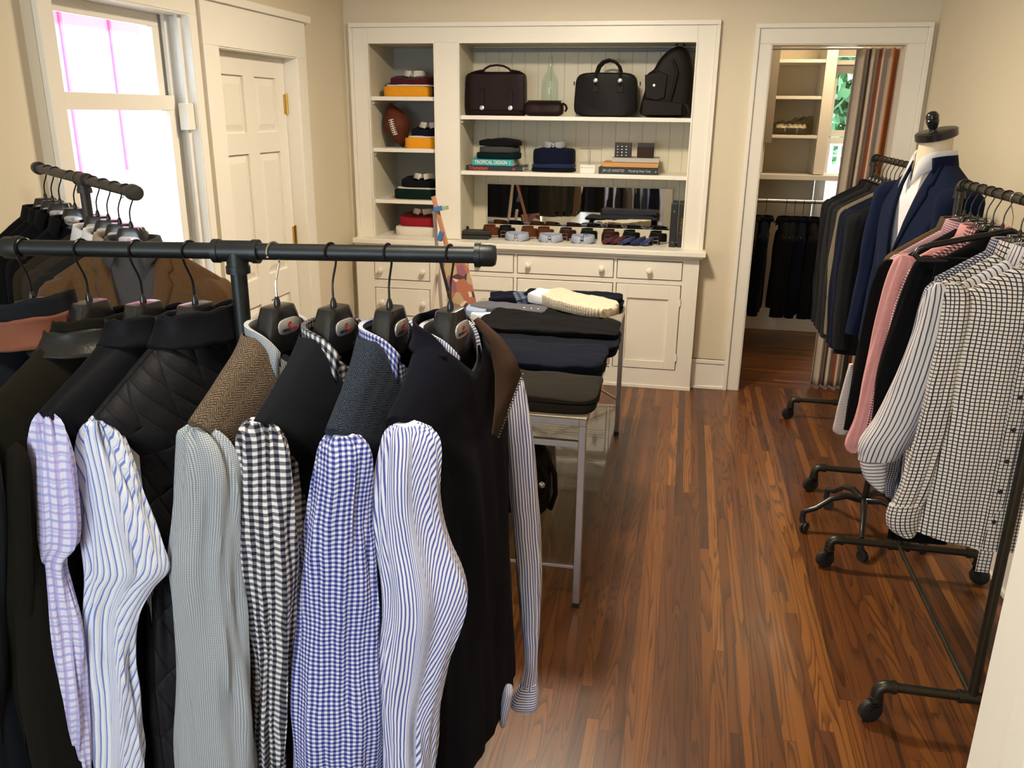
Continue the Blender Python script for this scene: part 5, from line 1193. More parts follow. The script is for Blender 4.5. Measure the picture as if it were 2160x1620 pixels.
hshirt(2.675, P_pkg, 'pink and dark gingham shirt just behind the plain pink one', [(553, 1932, 1950), (580, 1912, 1945), (640, 1888, 1920), (700, 1872, 1902), (800, 1846, 1876), (900, 1826, 1856), (945, 1808, 1840)], 88)
t = hshirt(2.59, F_black, 'large black jacket in the middle of the right front rack', [(540, 1945, 1962), (555, 1928, 1990), (640, 1893, 1965), (760, 1858, 1930), (860, 1842, 1905), (950, 1832, 1890), (985, 1834, 1880)], 90, name='black_jacket', cat='jacket', hem=.56, th=.04)
hshirt(2.455, P_sm, 'small navy check shirt behind the striped shirt', [(590, 1975, 1990), (610, 1950, 2000), (700, 1925, 1970), (850, 1895, 1930), (960, 1875, 1905), (1010, 1864, 1895)], 92, cuffpts=[(985, 1870, 1900), (1020, 1862, 1888), (1045, 1868, 1882)])
hshirt(2.385, P_md, 'bold black and cream check shirt with only its collar and shoulder showing', None, 94, ctall=.036)
hshirt(2.30, P_gst, 'white shirt with navy stripes and a long cuffed sleeve on the right front rack', [(597, 1972, 1988), (610, 1955, 2005), (640, 1942, 2010), (700, 1925, 2000), (800, 1886, 1975), (880, 1846, 1950), (930, 1812, 1925), (968, 1811, 1895)], 96, cuffmat=P_gsth, cuffpts=[(960, 1813, 1874), (985, 1816, 1871), (1010, 1826, 1869), (1030, 1848, 1867), (1037, 1858, 1866)], Ys=2.30, ctall=.036)
# nearest: graph check shirt, front to the camera
t = hshirt(2.21, P_ck, 'navy and cream graph check shirt with dark buttons, nearest on the right front rack', [(597, 2004, 2018), (606, 1998, 2036), (640, 1990, 2048), (720, 1977, 2040), (850, 1948, 2012), (950, 1922, 1985), (1030, 1895, 1962), (1072, 1874, 1945)], 98, hw=.20, th=.045, hem=.565, cuffpts=[(1062, 1876, 1948), (1085, 1869, 1943), (1110, 1874, 1938), (1126, 1892, 1932), (1131, 1905, 1928)], Ys=2.19, far=False, ctall=.036, fold=.005, thh=.05)
O, U, W = gframe(XA, 2.21, YA)
pk = MB(); rows = []; uvp = []
for i in range(40):
    z = lerp(1.25, .50, i / 39); w_ = .0475 + .004 * nz(0, 1, z * 2.2, 98); rows.append([O + U * (u_ + .034) + W * (w_ + (.0035 if abs(u_) < .017 else 0.0)) + Vector((0, 0, z)) for u_ in (-.0175, -.016, 0, .016, .0175)]); uvp.append([(u_, -z) for u_ in (-.0175, -.016, 0, .016, .0175)])
pk.loft(rows, False, uv=uvp); pk.build('placket', P_ck, t)
K['darkbtn'] = M_plain('navy_button', (.012, .014, .03), .25)
buttons(t, [O + U * .034 + W * (.0535 + .004 * nz(0, 1, z * 2.2, 98)) + Vector((0, 0, z)) for z in (1.16, 1.075, .99, .905, .82, .735, .65)], .0058, K['darkbtn'])
for y, lab in ((2.945, 'black hanger inside the camel brown jacket'), (2.885, 'black hanger in the pink finely striped shirt'), (2.81, 'black hanger in the black jacket between the pink shirts'), (2.735, 'black hanger in the plain pink shirt'), (2.675, 'black hanger in the pink gingham shirt'), (2.59, 'black hanger in the large black jacket on the right front rack'),
               (2.455, 'black hanger in the small navy check shirt'), (2.385, 'black hanger in the bold black check shirt'), (2.30, 'black hanger in the navy striped shirt on the right'), (2.20, 'black hanger in the nearest graph check shirt')): hA(y, lab, YA)
th_ = thing('trouser_hanger', 'black open-ended trouser hanger with a long loop, sticking out among the shirts', 'hanger', (XA, 2.52, ZA), YA)
p = []
for k in range(15): a = R(205 - k * 17); p.append((XA - math.cos(a) * .0165, 2.52, ZA + math.sin(a) * .0165))
MB().tube(p + [(XA, 2.52, ZA - .05), (XA, 2.52, ZA - .085)], .0019, 7).build('hook', K['chrome'], th_)
zz = ZA - .115
MB().tube([(XA + .15, 2.52, zz - .01), (XA + .05, 2.52, zz + .005), (XA, 2.52, zz + .03), (XA - .10, 2.52, zz + .005), (XA - .20, 2.515, zz - .018), (XA - .228, 2.515, zz - .030), (XA - .236, 2.515, zz - .045), (XA - .222, 2.515, zz - .058), (XA - .19, 2.515, zz - .060), (XA, 2.52, zz - .055), (XA + .16, 2.52, zz - .055)], .0085, 12).build('loop_bar', K['blackplastic'], th_)
tr = thing('trousers', 'black trousers folded over the trouser hanger, hems hanging near the stand base', 'trousers', (XA - .02, 2.52, .3))
for s, z0 in ((-1, .40), (1, .47)):
    rows = []
    for i in range(30):
        t_ = i / 29; z = lerp(zz - .05, z0, t_); rows.append([(XA - .10 + math.cos(2 * math.pi * k / 28) * (.075 + .01 * t_ + .01 * nz(k, z * 3, s)), 2.52 + s * (.004 + .012 * min(1, t_ * 4)) + math.sin(2 * math.pi * k / 28) * .010, z) for k in range(28)])
    MB().loft(rows, True, True, True).build('leg', F_bk2, tr)
# ------------------------------------------------------------------ right back rack : suit jackets
XB = .93; ZB_ = 1.445
F_dg = M_fabric('charcoal_suiting', (.016, .017, .020), .85, 700, .3, .1, .3, 60); F_mg = M_fabric('grey_suiting', (.034, .034, .034), .85, 700, .3, .1, .3, 60); F_nb = M_fabric('navy_suiting', (.010, .015, .036), .85, 700, .3, .1, .3, 60); F_tn = M_fabric('light_taupe_suiting', (.15, .125, .085), .85, 700, .2, .1, .3, 60); F_bl = M_fabric('blue_suiting', (.03, .065, .13), .85, 700, .2, .1, .3, 60)
HB = make_hanger('coat_hanger', 'x')
BJ = [(4.63, F_dg, 'charcoal suit jacket closest to the closet doorway', .66, .30), (4.545, F_dg, 'second charcoal suit jacket from the closet doorway', .66, .30), (4.46, F_mg, 'grey suit jacket, third from the closet doorway', .66, .27), (4.375, F_dg, 'dark charcoal jacket between two grey ones on the back rack', .66, .27),
      (4.29, F_mg, 'mid grey suit jacket just behind the taupe one', .66, .24), (4.205, F_tn, 'light taupe suit jacket, the palest on the back rack', .62, .42), (4.12, F_nb, 'navy suit jacket in front of the taupe one with four cuff buttons', .64, .30), (4.03, F_nb, 'second navy suit jacket behind the tailor form', .62, .3), (3.93, F_dg, 'charcoal jacket half hidden by the tailor form', .62, .3)]
for i, (y, mt, lab, sl, hz) in enumerate(BJ):
    hl = 'black hanger inside the ' + lab
    hl = ' '.join(hl.split()[:15])
    if i == 0: HB.location = (XB, y, ZB_); HB.rotation_euler = (0, 0, YA); HB['label'] = hl; HB['group'] = 'hangers on the back right rack'
    else: dup(HB, (XB, y, ZB_), YA, hl, 'hangers on the back right rack')
    hang_jacket((XB, y), YA + R(random.Random(i).uniform(-3, 3)), ZB_, mt, lab, None, L=.72 if hz < .4 else .66, th=.032, seed=110 + i * 3, sl=sl, hw=.20, tipdrop=.075, r=(.075, .066, .052), out=.018, n=48)
# ------------------------------------------------------------------ tailor form with blazer
mx, my = .868, 3.37; MY = R(106)
mf = thing('dress_form', 'white tailor form with a black cap and finial on a wheeled black base', 'mannequin', (mx, my, 0), MY)
F_form = fab('form_canvas', (.72, .62, .45))
MB().lathe([(.055, 1.30), (.062, 1.44), (.060, 1.50), (.056, 1.54), (.055, 1.575)], (mx, my, 0), 28).build('neck', F_form, mf)
capM = Matrix.Translation((mx - .003, my, 1.586)) @ Matrix.Rotation(R(-14), 4, 'Y') @ Matrix.Rotation(R(6), 4, 'X')
cp = MB().lathe([(.068, -.014), (.071, -.012), (.071, .010), (.068, .012)], n=28, M=capM).build('neck_cap', K['blackplastic'], mf)
MB().lathe([(.016, .010), (.012, .020), (.017, .030), (.021, .042), (.0225, .052), (.020, .056), (.0225, .060), (.021, .070), (.014, .080), (.004, .083)], n=20, M=capM @ Matrix.Translation((-.01, 0, 0))).build('finial', K['blackplastic'], mf)
gbody(mf, F_form, (mx, my), MY, 1.46, .16, 1.37, .72, .070, name='torso', V=0, seed=1, fold=0, nr=.055, nb=.045, zchest=.13, n=48, thh=.075)
MB().tube([(mx - .03, my - .03, .80), (mx - .06, my - .03, .14)], .014, 14).build('pole', K['blackplastic'], mf)
bx_, by_ = mx - .065, my - .035
for k in range(5):
    a = R(188 + 72 * k); L_ = .235
    pts = [(bx_ + math.cos(a) * L_ * s, by_ + math.sin(a) * L_ * s, z) for s, z in ((.05, .15), (.3, .165), (.55, .150), (.8, .105), (1.0, .088))]
    lg = MB().tube(pts, [.014, .013, .012, .012, .011], 12).build('leg', K['blackplastic'], mf)
    ex, ey = pts[-1][0], pts[-1][1]
    w_ = Matrix.Translation((ex + .01, ey - .01, .022)) @ Matrix.Rotation(a + .8, 4, 'Z') @ Matrix.Rotation(R(90), 4, 'X')
    m = MB(); m.lathe([(.008, -.010), (.022, -.010), (.022, -.003), (.012, -.002), (.012, .002), (.022, .003), (.022, .010), (.008, .010)], n=20, M=w_); m.tube([(ex, ey, .088), (ex, ey, .05), (ex + .01, ey - .01, .03)], [.011, .013, .011], 12); m.build('caster', K['rubber'], lg)
F_blz = M_fabric('navy_blazer_cloth', (.012, .020, .058), .85, 700, .25, .1, .3, 60)
bz = thing('blazer', 'navy single button blazer dressed on the tailor form', 'blazer', (mx, my, 1.3), MY)
gbody(bz, F_blz, (mx, my), MY, 1.492, .215, 1.405, .78, .112, V=.36, Vb=.0, seed=131, fold=.006, nr=.070, nb=.064, zchest=.12, n=96, thh=.12, solid=.004, flare=.98)
O, U, W = gframe(mx, my, MY)
BR = LASTROWS
for s in (-1, 1): lapel_rows(BR, W, s).build('lapel', F_blz, bz, solid=.004)
for s in (-1, 1): sleeve_w(bz, F_blz, (mx, my), MY, s, .215, 1.41, .63, (.085, .070, .055), .07, seed=133 + s, out=.045, fwd=.06)
O, U, W = gframe(mx, my, MY)
collar_mb((mx, my, 1.480), MY, .076, .070, .034, .048, 1.9, .0, 0, 36, .016, drop=.0).build('collar', F_blz, bz, solid=.004)
buttons(bz, [O + W * .128 + U * .004 + Vector((0, 0, 1.10))], .011, K['ink'], tuple(W))
ms = thing('dress_shirt', 'white open neck shirt under the navy blazer on the tailor form', 'shirt', (mx, my, 1.3), MY)
gbody(ms, F_wh, (mx, my), MY, 1.486, .165, 1.36, .80, .076, V=.08, seed=137, fold=.002, nr=.062, nb=.050, zchest=.13, n=72, thh=.08)
collar_mb((mx, my, 1.490), MY, .068, .064, .044, .050, .55, .050, R(4), 44, .014, drop=.030).build('collar', F_wh, ms, solid=.002)
# ------------------------------------------------------------------ closet contents
cs = thing('closet_shelving', 'cream wooden closet shelving with open shelves seen through the doorway', 'shelving', (.72, 6.55, 0))
YC = 6.5
def P2(px, py, Y=YC): v = atY(px, py, Y); return v.x, v.z
m = MB(); m.box(.50, .572, 6.47, 6.49, 1.46, 2.25); m.build('side_board', M_plain('dark_taupe_paint', (.30, .26, .21), .6), cs, smooth=False)  # side board in its own dark taupe colour
m = MB(); m.box(.515, .53, 6.49, 6.84, 1.25, 2.3); m.box(.882, .955, 6.48, 6.84, 1.245, 2.3); m.build('upright', K['trim'], cs, smooth=False, bevel=.002)
for z in (2.018, 1.777, 1.513): MB().box(.53, .882, 6.49, 6.84, z - .022, z).build('shelf', K['trim'], cs, smooth=False, bevel=.002)
MB().box(.23, 1.26, 6.44, 6.84, 1.205, 1.240).build('long_shelf', K['trim'], cs, smooth=False, bevel=.002)
MB().box(.23, .515, 6.49, 6.51, 1.245, 2.3).build('side_board', M_plain('closet_board_paint', (.5, .44, .34), .6), cs, smooth=False)
pb = thing('plastic_bag', 'crumpled clear plastic packing bag on the lowest small closet shelf', 'bag', (.71, 6.6, 1.513))
m = slab(.71, 6.60, 1.5135, .30, .20, .085, 0, 2.6, .03, 150, n=60, top=lambda x, y: .035 * nz(x * 3, y * 3, 4) + .02 * x); m.build('film', M_glass('plastic_film', (.80, .78, .70), .12), pb, angle=20)
MB().loft([[(.60 + .012 * i, 6.52, z) for i, z in enumerate([1.56 + .01 * nz(i * .9, 0, 1) for i in range(18)])], [(.60 + .012 * i, 6.56, z) for i, z in enumerate([1.585 + .016 * nz(i * 1.3, 3, 1) for i in range(18)])]], False).build('crumple', M_plain('milky_plastic', (.6, .58, .5), .25), pb, solid=.001)
# closet window
w2 = MB(); wx0, wx1, wz0, wz1 = .955, 1.55, .80, 2.03
w2.box(wx0, wx0 + .03, 6.80, 6.86, wz0, wz1); w2.box(wx1 - .03, wx1, 6.80, 6.86, wz0, wz1); w2.box(wx0 + .03, wx1 - .03, 6.80, 6.86, wz1 - .03, wz1)
w2 = w2.build('window_2', K['trim'], None, smooth=False); struct(w2)
for nm, z0, z1 in (('upper_sash', 1.50, 2.0), ('lower_sash', .80, 1.495)):
    m = MB(); y0, y1 = (6.86, 6.885) if nm[0] == 'u' else (6.83, 6.857); a, b_ = wx0 + .0, wx1
    m.box(a + .03, a + .072, y0, y1, z0, z1); m.box(b_ - .072, b_ - .03, y0, y1, z0, z1); m.box(a + .072, b_ - .072, y0, y1, z0, z0 + .045); m.box(a + .072, b_ - .072, y0, y1, z1 - .045, z1)
    m.build(nm, K['trim'], w2, smooth=False, bevel=.002)
    MB().box(a + .07, b_ - .07, (y0 + y1) / 2 - .001, (y0 + y1) / 2 + .001, z0 + .04, z1 - .04).build('glass_pane', K['paneglass'], w2, smooth=False)
MB().box(.98, 1.53, 6.815, 6.828, 1.94, 2.0).build('blind_roll', M_plain('blind_grey', (.30, .27, .24), .6), w2, smooth=False)
cr = thing('closet_rod', 'thin metal closet rod under the long shelf, holding dark suits', 'rod', (.7, 6.3, 1.07))
MB().tube([(.225, 6.3, 1.068), (1.5, 6.3, 1.068)], .0135, 16).build('tube', K['steel'], cr)
m = MB(); m.box(.221, .245, 6.28, 6.84, 1.04, 1.10); m.box(1.49, 1.51, 6.28, 6.84, 1.04, 1.10); m.box(1.49, 1.51, 6.60, 6.64, 1.04, 1.2); m.build('bracket', K['trim'], cr, smooth=False)
HCc = make_hanger('wire_hanger', 'x', plate=False, broad=False)
for i, (px, mt, lab) in enumerate(((1597, fab('grey_coat', (.05, .047, .045)), 'grey jacket at the left edge of the closet doorway'), (1617, F_nb, 'navy jacket hanging edge-on, second in the closet'), (1659, F_dg, 'charcoal jacket in the middle of the closet rod'), (1678, F_dg, 'charcoal jacket hanging just right of the closet rod middle'), (1696, F_nb, 'navy jacket, fifth along the closet rod'), (1718, F_dg, 'dark jacket beside the closet window stile'), (1742, F_nb, 'navy jacket at the right end of the closet rod'))):
    q = atY(px, 430, 6.3); yw = R(78 + 6 * (i % 3)); hl = 'wire hanger on the closet rod in the ' + ' '.join(lab.split()[:7])
    if i == 0: HCc.location = (q.x, 6.3, 1.068); HCc.rotation_euler = (0, 0, yw); HCc['label'] = hl; HCc['group'] = 'wire hangers on the closet rod'
    else: dup(HCc, (q.x, 6.3, 1.068), yw, hl, 'wire hangers on the closet rod')
    hang_jacket((q.x, 6.3), yw, 1.068, mt, lab, 'suits on the closet rod', hw=.19, L=.66, th=.03, seed=160 + i, sl=.60, tipdrop=.09, r=(.05, .045, .04), out=.005, n=40, buttons_n=0)
# striped doorway curtain
K['curt'] = None
m_, nt, b = newmat('striped_curtain', (.6, .5, .4), .85); v, xyz = coords(nt); f = mth(nt, 'FRACT', mth(nt, 'DIVIDE', xyz[0], .56)); rp = nt.nodes.new('ShaderNodeValToRGB'); nt.links.new(f, rp.inputs[0]); e = rp.color_ramp; e.interpolation = 'CONSTANT'
e.elements[0].position = 0; e.elements[0].color = (.50, .42, .34, 1); e.elements[1].position = .32; e.elements[1].color = (.07, .035, .02, 1)
for p_, c_ in ((.35, (.55, .47, .38, 1)), (.52, (.30, .075, .025, 1)), (.57, (.58, .48, .40, 1)), (.78, (.48, .17, .05, 1)), (.93, (.5, .42, .34, 1))): k_ = e.elements.new(p_); k_.color = c_
nt.links.new(rp.outputs[0], b.inputs['Base Color'])
cu = thing('curtain', 'pale curtain with brown and rust vertical stripes drawn to the right of the doorway', 'curtain', (1.0, 5.36, 0)); rows = []; uv = []
for i in range(36):
    t_ = i / 35; z = lerp(2.012, .012, t_); x0 = lerp(.885, .865, min(1, t_ * 1.5)); row = []; ur = []; L = 0; pv = None
    for k in range(121):
        s = k / 120; ph = s * math.pi * 2 * 4.6 + .4 * nz(s * 4, z * .6, 3); P_ = Vector((x0 + s * .238 + .006 * nz(s * 5, z, 1), 5.352 + .026 * math.sin(ph) * (1 + .2 * nz(s * 3, z, 8)), z))
        L = s * .52; row.append(P_); ur.append((L + .02, z))
    rows.append(row); uv.append(ur)
MB().loft(rows, False, uv=uv).build('panel', m_, cu, angle=80, solid=.002)
MB().tube([(.407, 5.352, 2.008), (1.11, 5.352, 2.008)], .006, 10).build('curtain_rod', K['steel'], cu)
# ------------------------------------------------------------------ outside
S('exterior_ground', M_plain('pale_concrete', (.5, .5, .48), .9), [(-14, -2.6, -6, 14, -.4, -.3), (-2.6, 8, 7.0, 16, -.4, -.3)])
m_, nt, b = newmat('pink_red_siding', (.62, .16, .26), .7); v, xyz = coords(nt, 'Object'); s = stripes(nt, xyz[1], .42, .03, .01); nt.links.new(mixc(nt, s, (.84, .38, .52), (.84, .36, .50)), b.inputs['Base Color'])
nb_ = thing('neighbour_shed', 'red board and batten building outside the left window', 'building', (-5.0, 5.8, -.3))
MB().box(-5.2, -5.0, 3.0, 7.4, -.3, 3.2).build('wall', m_, nb_, smooth=False)
bt_ = MB()
for k in range(7): bt_.box(-5.0, -4.98, 6.95 - k * .61, 6.975 - k * .61, -.3, 3.2)
bt_.build('batten', M_plain('batten_red', (.80, .16, .34), .7), nb_, smooth=False)
MB().box(-5.3, -4.42, 2.8, 7.5, 2.95, 3.1).build('eave', M_plain('eave_red', (.5, .1, .18), .7), nb_, smooth=False)
gb = thing('garage', 'white low building with house number outside the lower window', 'building', (-4.2, 6.6, -.3))
MB().box(-4.6, -4.3, 5.6, 8.0, -.3, 1.15).build('wall', M_plain('white_siding', (.8, .82, .84), .6), gb, smooth=False)
MB().box(-4.31, -4.28, 5.6, 8.0, 1.10, 1.16).build('roof_edge', M_plain('grey_flashing', (.35, .4, .42), .6), gb, smooth=False)
text_mesh('54', .08, Matrix.Translation((-4.29, 5.9, 1.0)) @ Matrix.Rotation(R(90), 4, 'Z') @ Matrix.Rotation(R(90), 4, 'X'), K['ink'], gb)
fn = thing('garden_fence', 'white garden fence with a lattice top outside the closet window', 'fence', (1.8, 9.3, -.3)); FW = M_plain('white_fence_paint', (.5, .52, .53), .5)
m = MB(); m.box(.6, 3.4, 9.28, 9.32, -.3, 1.16); m.box(.6, 3.4, 9.26, 9.34, 1.36, 1.44); m.box(.6, 3.4, 9.27, 9.33, 1.14, 1.18)
m.build('panel', FW, fn, smooth=False)
m = MB(); m.box(.6, 3.4, 9.292, 9.308, 1.255, 1.275)
for k in range(36): x = .62 + k * .078; m.box(x, x + .034, 9.29, 9.31, 1.18, 1.36)
m.build('lattice', FW, fn, smooth=False)
for x in (.6, 1.9, 3.3): MB().box(x, x + .1, 9.24, 9.36, -.3, 1.5).build('post', FW, fn, smooth=False)
m_, nt, b = newmat('leaf_green', (.08, .25, .10), .6); v, xyz = coords(nt, 'Object'); nt.links.new(mixc(nt, noisen(nt, v, 1.5, 3), (.03, .14, .06), (.22, .50, .22)), b.inputs['Base Color'])
for q, (tx, ty, tz, rr, lab) in enumerate(((1.4, 13.5, 2.6, 2.0, 'leafy green tree seen through the closet window, left one'), (6.1, 14.5, 2.2, 2.1, 'leafy green tree seen through the closet window, right one'))):
    tr_ = thing('tree', lab, 'tree', (tx, ty, -.3), 0, 'trees beyond the garden fence'); rn = random.Random(q + 5)
    MB().tube([(tx, ty, -.3), (tx + .05, ty, 1.0), (tx, ty, tz)], [.16, .13, .07], 10).build('trunk', M_plain('bark', (.08, .06, .045), .9), tr_)
    m = MB()
    for k in range(9000):
        d = Vector((rn.gauss(0, 1), rn.gauss(0, 1), rn.gauss(0, .8))).normalized() * rr * rn.uniform(.25, 1.0) ** .5; d *= 1 + .25 * nz(d.x, d.y, d.z, q); c = Vector((tx, ty, tz)) + d
        a = Vector((rn.uniform(-1, 1), rn.uniform(-1, 1), rn.uniform(-1, 1))).normalized() * rn.uniform(.08, .16); b2 = a.cross(Vector((rn.uniform(-1, 1), rn.uniform(-1, 1), rn.uniform(-1, 1)))).normalized() * .07
        i0 = len(m.v); m.v += [c - a, c + b2, c + a, c - b2]; m.quad([i0, i0 + 1, i0 + 2, i0 + 3])
    m.build('foliage', m_, tr_, smooth=False)
# ------------------------------------------------------------------ display table
TX0, TX1, TY0, TY1, TZ = -1.02, -.262, 2.526, 4.238, .705
tb = thing('display_table', 'long steel frame display table with a grey top and a low glass shelf', 'table', ((TX0 + TX1) / 2, (TY0 + TY1) / 2, 0)); q_ = .0235
for x in (TX0 + q_ / 2, TX1 - q_ / 2):
    for y in (TY0 + q_ / 2, TY1 - q_ / 2):
        l_ = MB().box(x - q_ / 2, x + q_ / 2, y - q_ / 2, y + q_ / 2, .018, TZ - .029).build('leg', K['steel'], tb, smooth=False, bevel=.0015)
        MB().box(x - .012, x + .012, y - .012, y + .012, 0, .018).build('foot', K['rubber'], l_, smooth=False)
m = MB(); m.box(TX0 + q_, TX1 - q_, TY0, TY0 + q_, TZ - .0285, TZ - .006); m.box(TX0 + q_, TX1 - q_, TY1 - q_, TY1, TZ - .0285, TZ - .006); m.box(TX0, TX0 + q_, TY0, TY1, TZ - .0285, TZ - .006); m.box(TX1 - q_, TX1, TY0, TY1, TZ - .0285, TZ - .006)
m.build('top_rail', K['steel'], tb, smooth=False, bevel=.0015)
MB().box(TX0, TX1, TY0, TY1, TZ - .006, TZ).build('table_top', M_plain('grey_laminate', (.30, .28, .22), .35), tb, smooth=False, bevel=.001)
MB().box(TX0 + q_, TX1 - q_, TY0 + .002, TY0 + q_ - .002, .600, .622).build('end_rail', K['steel'], tb, smooth=False, bevel=.0015); MB().box(TX0 + q_, TX1 - q_, TY1 - q_ + .002, TY1 - .002, .600, .622).build('end_rail', K['steel'], tb, smooth=False, bevel=.0015)
MB().box(TX0 + q_, TX1 - q_, TY0 + .002, TY0 + .016, .152, .164).build('shelf_rail', K['steel'], tb, smooth=False, bevel=.0015); MB().box(TX0 + q_, TX1 - q_, TY1 - .016, TY1 - .002, .152, .164).build('shelf_rail', K['steel'], tb, smooth=False, bevel=.0015)
MB().box(TX0 + .002, TX1 - .002, TY0 + q_ + .001, TY1 - q_ - .001, .165, .173).build('glass_shelf', M_glass('shelf_glass', (.92, .96, .94), 0.01, ior=1.5), tb, smooth=False)
for s in (0, 1): MB().tube([(TX0 + .02, TY1 - .012, .20 + .38 * s), (TX1 - .02, TY1 - .012, .58 - .38 * s)], .006, 8).build('cross_brace', K['steel'], tb)
bb = thing('black_bag', 'black leather rucksack with buckles lying on the low glass shelf under the table', 'bag', (-.56, 2.88, .173))
rbox(-.70, -.43, 2.80, 3.02, .174, .47, .06, .35, .012, 8).build('body', K['blacklea'], bb)
MB().tube([(-.44, 2.86, .42), (-.405, 2.84, .36), (-.40, 2.84, .28), (-.42, 2.85, .21)], .010, 8).build('strap', K['blacklea'], bb)
MB().tube([(-.455, 2.80, .40), (-.425, 2.795, .36), (-.425, 2.795, .30), (-.45, 2.80, .26)], .008, 8).build('strap', K['blacklea'], bb)
MB().lathe([(.010, 0), (.013, .002), (.010, .004)], n=12, M=Matrix.Translation((-.445, 2.798, .33)) @ Matrix.Rotation(R(90), 4, 'X')).build('buckle', K['chrome'], bb)
def pad(name, cat, lab, mat, cx, cy, sx, sy, h, z=0.0, rz=0.0, seed=0, grp='folded clothes on the display table', ex=7.0, puff=.009, layers=1, top=None):
    t = thing(name, lab, cat, (cx, cy, TZ + z), rz, grp)
    for l in range(layers):
        slab(cx + .006 * (l % 2), cy + .004 * l, TZ + z + .0005 + h / layers * l, sx * (1 - .01 * l), sy * (1 - .02 * l), h / layers * .97, rz, ex, puff if l == layers - 1 else .002, seed + l, top=top if l == layers - 1 else None, n=72).build('fold', mat, t)
    return t
F_gb = fab('grey_brown_wool', (.038, .034, .028), var=.2, nap=80); F_n1 = fab('deep_navy_chino', (.009, .014, .030)); F_n2 = fab('ink_navy_cotton', (.008, .010, .020)); F_den = M_fabric('dark_denim', (.006, .009, .022), .9, 500, .4, .1, .5, 60); F_sl = fab('slate_cotton', (.085, .088, .105))
tp = lambda x, y: -.012 * max(0, abs(y) - .5) ** 2 * 4
pad('folded_trousers', 'trousers', 'grey brown folded trousers at the near edge of the display table', F_gb, -.52, 2.70, .56, .30, .062, 0, 0, 201, layers=2, top=tp)
pad('folded_trousers', 'trousers', 'dark blue folded chinos, second pair from the near table edge', F_n1, -.505, 3.045, .50, .33, .074, 0, R(-1), 205, layers=2, top=tp)
pad('folded_trousers', 'trousers', 'ink navy folded trousers lying under the thin black pair', F_n2, -.53, 3.40, .60, .36, .050, 0, R(0), 209, layers=2)
pad('folded_trousers', 'trousers', 'thin black folded trousers on top of the ink navy pair', F_bk2, -.545, 3.48, .62, .28, .022, .052, R(1), 213)
pad('folded_sweater', 'sweater', 'black folded sweater under the cream knit', F_bk2, -.60, 3.79, .52, .20, .045, 0, R(-4), 215)
K['knit'] = None
m_, nt, b = newmat('cream_cable_knit', (.70, .60, .44), .9); v, xyz = coords(nt); hh = stripes(nt, xyz[0], .014, .5, .2); bumpn(nt, b, mth(nt, 'ADD', hh, noisen(nt, v, 120, 3)), .8, .006)
nt.links.new(mixc(nt, hh, (.50, .42, .30), (.76, .68, .52)), b.inputs['Base Color'])
pad('knit_sweater', 'sweater', 'cream ribbed knit sweater draped diagonally over the dark clothes', m_, -.475, 3.92, .46, .21, .052, .046, R(-38), 217, ex=3.2, puff=.014)
pad('knit_sweater', 'sweater', 'white folded sweater sleeve showing at the left of the cream knit', F_wh, -.66, 4.00, .13, .12, .05, .050, R(-30), 219, ex=3, puff=.012)
pad('folded_jeans', 'jeans', 'dark folded jeans with a tan label at the far edge of the table', F_den, -.52, 4.12, .50, .17, .075, 0, R(-3), 221, layers=3)
o = bpy.data.objects.get('folded_jeans'); MB().cbox((-.665, 4.055, TZ + .062), .05, .004, .03, rx=R(-20)).build('label_patch', K['brass'] if 0 else M_plain('tan_label', (.45, .30, .16), .7), o, smooth=False)
pad('folded_jeans', 'jeans', 'dark jeans with plaid lined cuffs, middle of the far row', M_gingham('plaid_lining', (.02, .025, .05), (.03, .05, .09), (.12, .16, .24), .03), -.735, 4.09, .17, .16, .062, 0, R(20), 225, layers=3)
pad('folded_jeans', 'jeans', 'dark jeans beside the easel at the far left of the table', F_den, -.875, 4.10, .15, .16, .052, 0, R(15), 229, layers=2)
sh = pad('folded_shirt', 'shirt', 'slate grey folded shirt with small white buttons', F_sl, -.80, 3.90, .38, .15, .034, 0.012, R(-8), 231, ex=8)
buttons(sh, [(-.72 + .035 * k, 3.85 - .006 * k, TZ + .049) for k in range(3)], .0045, K['white'], (0, 0, 1))
pad('folded_shirt', 'shirt', 'white folded shirt edge peeking from under the slate shirt', F_wh, -.83, 3.765, .26, .10, .028, 0, R(-10), 233, ex=5)
pad('folded_shirt', 'shirt', 'light blue folded shirt at the left rear corner of the table', fab('pale_blue', (.25, .32, .45)), -.955, 3.86, .10, .14, .04, 0, R(5), 235, ex=4)
ds = thing('silver_dish', 'small fluted silver dish of watches on the display table', 'dish', (-.72, 3.215, TZ)) if False else None
dc = (-.80, 3.17)
ds = thing('silver_dish', 'small fluted silver dish with a brown item on the display table', 'dish', (dc[0] , dc[1], TZ))
MB().lathe([(.03, .001), (.035, .004), (.06, .022), (.072, .030), (.070, .031), (.055, .022), (.03, .007), (.001, .006)], (dc[0], dc[1], TZ), 28).build('bowl', K['silver'], ds)
o = slab(dc[0], dc[1], TZ + .010, .06, .04, .02, .3, 3, .003, 240, n=32).build('leather_cuff', K['beltbr'], None); tag(o, 'small brown leather cuff lying in the silver dish', 'cuff')
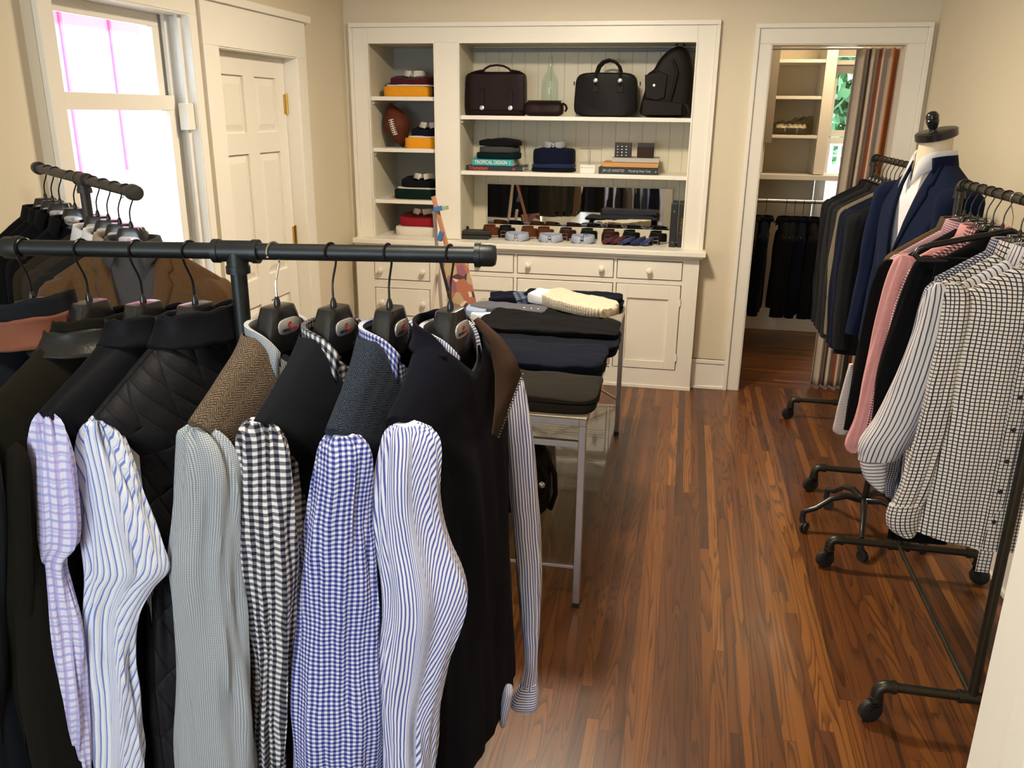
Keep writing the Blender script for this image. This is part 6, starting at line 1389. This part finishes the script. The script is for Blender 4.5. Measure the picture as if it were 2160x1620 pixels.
# easel behind the table
es = thing('easel', 'wooden floor easel with paint-stained blue clamps behind the display table', 'easel', (-1.25, 4.42, 0))
WD = M_plain('reddish_wood', (.42, .18, .10), .5); WP = M_plain('pale_painted_wood', (.62, .50, .42), .5)
ap = atY(914, 414, 4.40); fb = atY(1043, 835, 4.40); fb = Vector((fb.x, 4.34, 0)); 
def bar2(p, q, w_, d_, mat, name, par=es):
    p, q = Vector(p), Vector(q); dz = (q - p); L = dz.length; rot = dz.to_track_quat('Z', 'Y').to_matrix().to_4x4(); return MB().box(-w_ / 2, w_ / 2, -d_ / 2, d_ / 2, 0, L, Matrix.Translation(p) @ rot).build(name, mat, par, smooth=False, bevel=.002)
bar2(fb, ap, .02, .02, WD, 'leg'); lf = atY(888, 850, 4.40); bar2((lf.x, 4.36, 0), atY(928, 530, 4.40), .018, .018, WP, 'leg'); bar2((-1.38, 4.80, 0), ap - Vector((0, -.012, .08)), .018, .018, WP, 'leg')
BLU = M_plain('blue_paint_stain', (.04, .14, .35), .5); GRN = M_plain('green_paint_stain', (.25, .33, .18), .5)
c1 = atY(923, 440, 4.385); bar2(c1 - Vector((.02, 0, .005)), c1 + Vector((.025, 0, .004)), .026, .026, BLU, 'clamp'); bar2(c1 + Vector((.026, 0, .003)), c1 + Vector((.058, 0, .008)), .024, .02, GRN, 'clamp_knob')
c2 = atY(931, 500, 4.385); bar2(c2 - Vector((.012, 0, .02)), c2 + Vector((.006, 0, .03)), .03, .026, BLU, 'clamp')
m_, nt, b = newmat('printed_collage', (.5, .3, .2), .25); v, xyz = coords(nt); n_ = nt.nodes.new('ShaderNodeTexVoronoi'); nt.links.new(v, n_.inputs['Vector']); n_.inputs['Scale'].default_value = 16; rp = nt.nodes.new('ShaderNodeValToRGB'); sp = nt.nodes.new('ShaderNodeSeparateColor'); nt.links.new(n_.outputs['Color'], sp.inputs[0]); nt.links.new(sp.outputs[0], rp.inputs[0]); e = rp.color_ramp; e.interpolation = 'CONSTANT'
e.elements[0].color = (.10, .05, .05, 1); e.elements[1].position = .85; e.elements[1].color = (.75, .62, .45, 1)
for p_, c_ in ((.2, (.45, .16, .10, 1)), (.4, (.30, .12, .16, 1)), (.6, (.50, .36, .20, 1))): k_ = e.elements.new(p_); k_.color = c_
nt.links.new(rp.outputs[0], b.inputs['Base Color'])
pbd = thing('picture_board', 'glossy collage board in a black edge leaning on the easel, seen almost edge-on', 'picture', (-1.1, 4.3, .7))
Q = [atY(932, 552, 4.34), atY(985, 548, 4.34), atY(1016, 700, 4.34), atY(972, 712, 4.34)]
m = MB(); off = Vector((0, .012, 0)); m.loft([[q + off for q in Q], Q], True, True, True, [[(0, 0), (.15, 0), (.15, .4), (0, .4), (0, 0)]] * 2); i0 = len(m.f)
for fi in (-1, -2): m.uv[fi] = [(0, .4), (.15, .4), (.15, 0), (0, 0)]
m.build('board', m_, pbd, smooth=False)
bar2(Q[3] + Vector((-.006, -.002, 0)), Q[0] + Vector((-.006, -.002, 0)), .014, .016, K['ink'], 'edge', pbd)
text_mesh('DRAWING', .014, Matrix.Translation((Q[0] + Q[3]) / 2 + Vector((-.006, -.012, .02))) @ Matrix.Rotation(R(90), 4, 'X') @ Matrix.Rotation(math.atan2((Q[0] - Q[3]).z, (Q[0] - Q[3]).x) + R(180), 4, 'Z'), K['brass'], pbd)
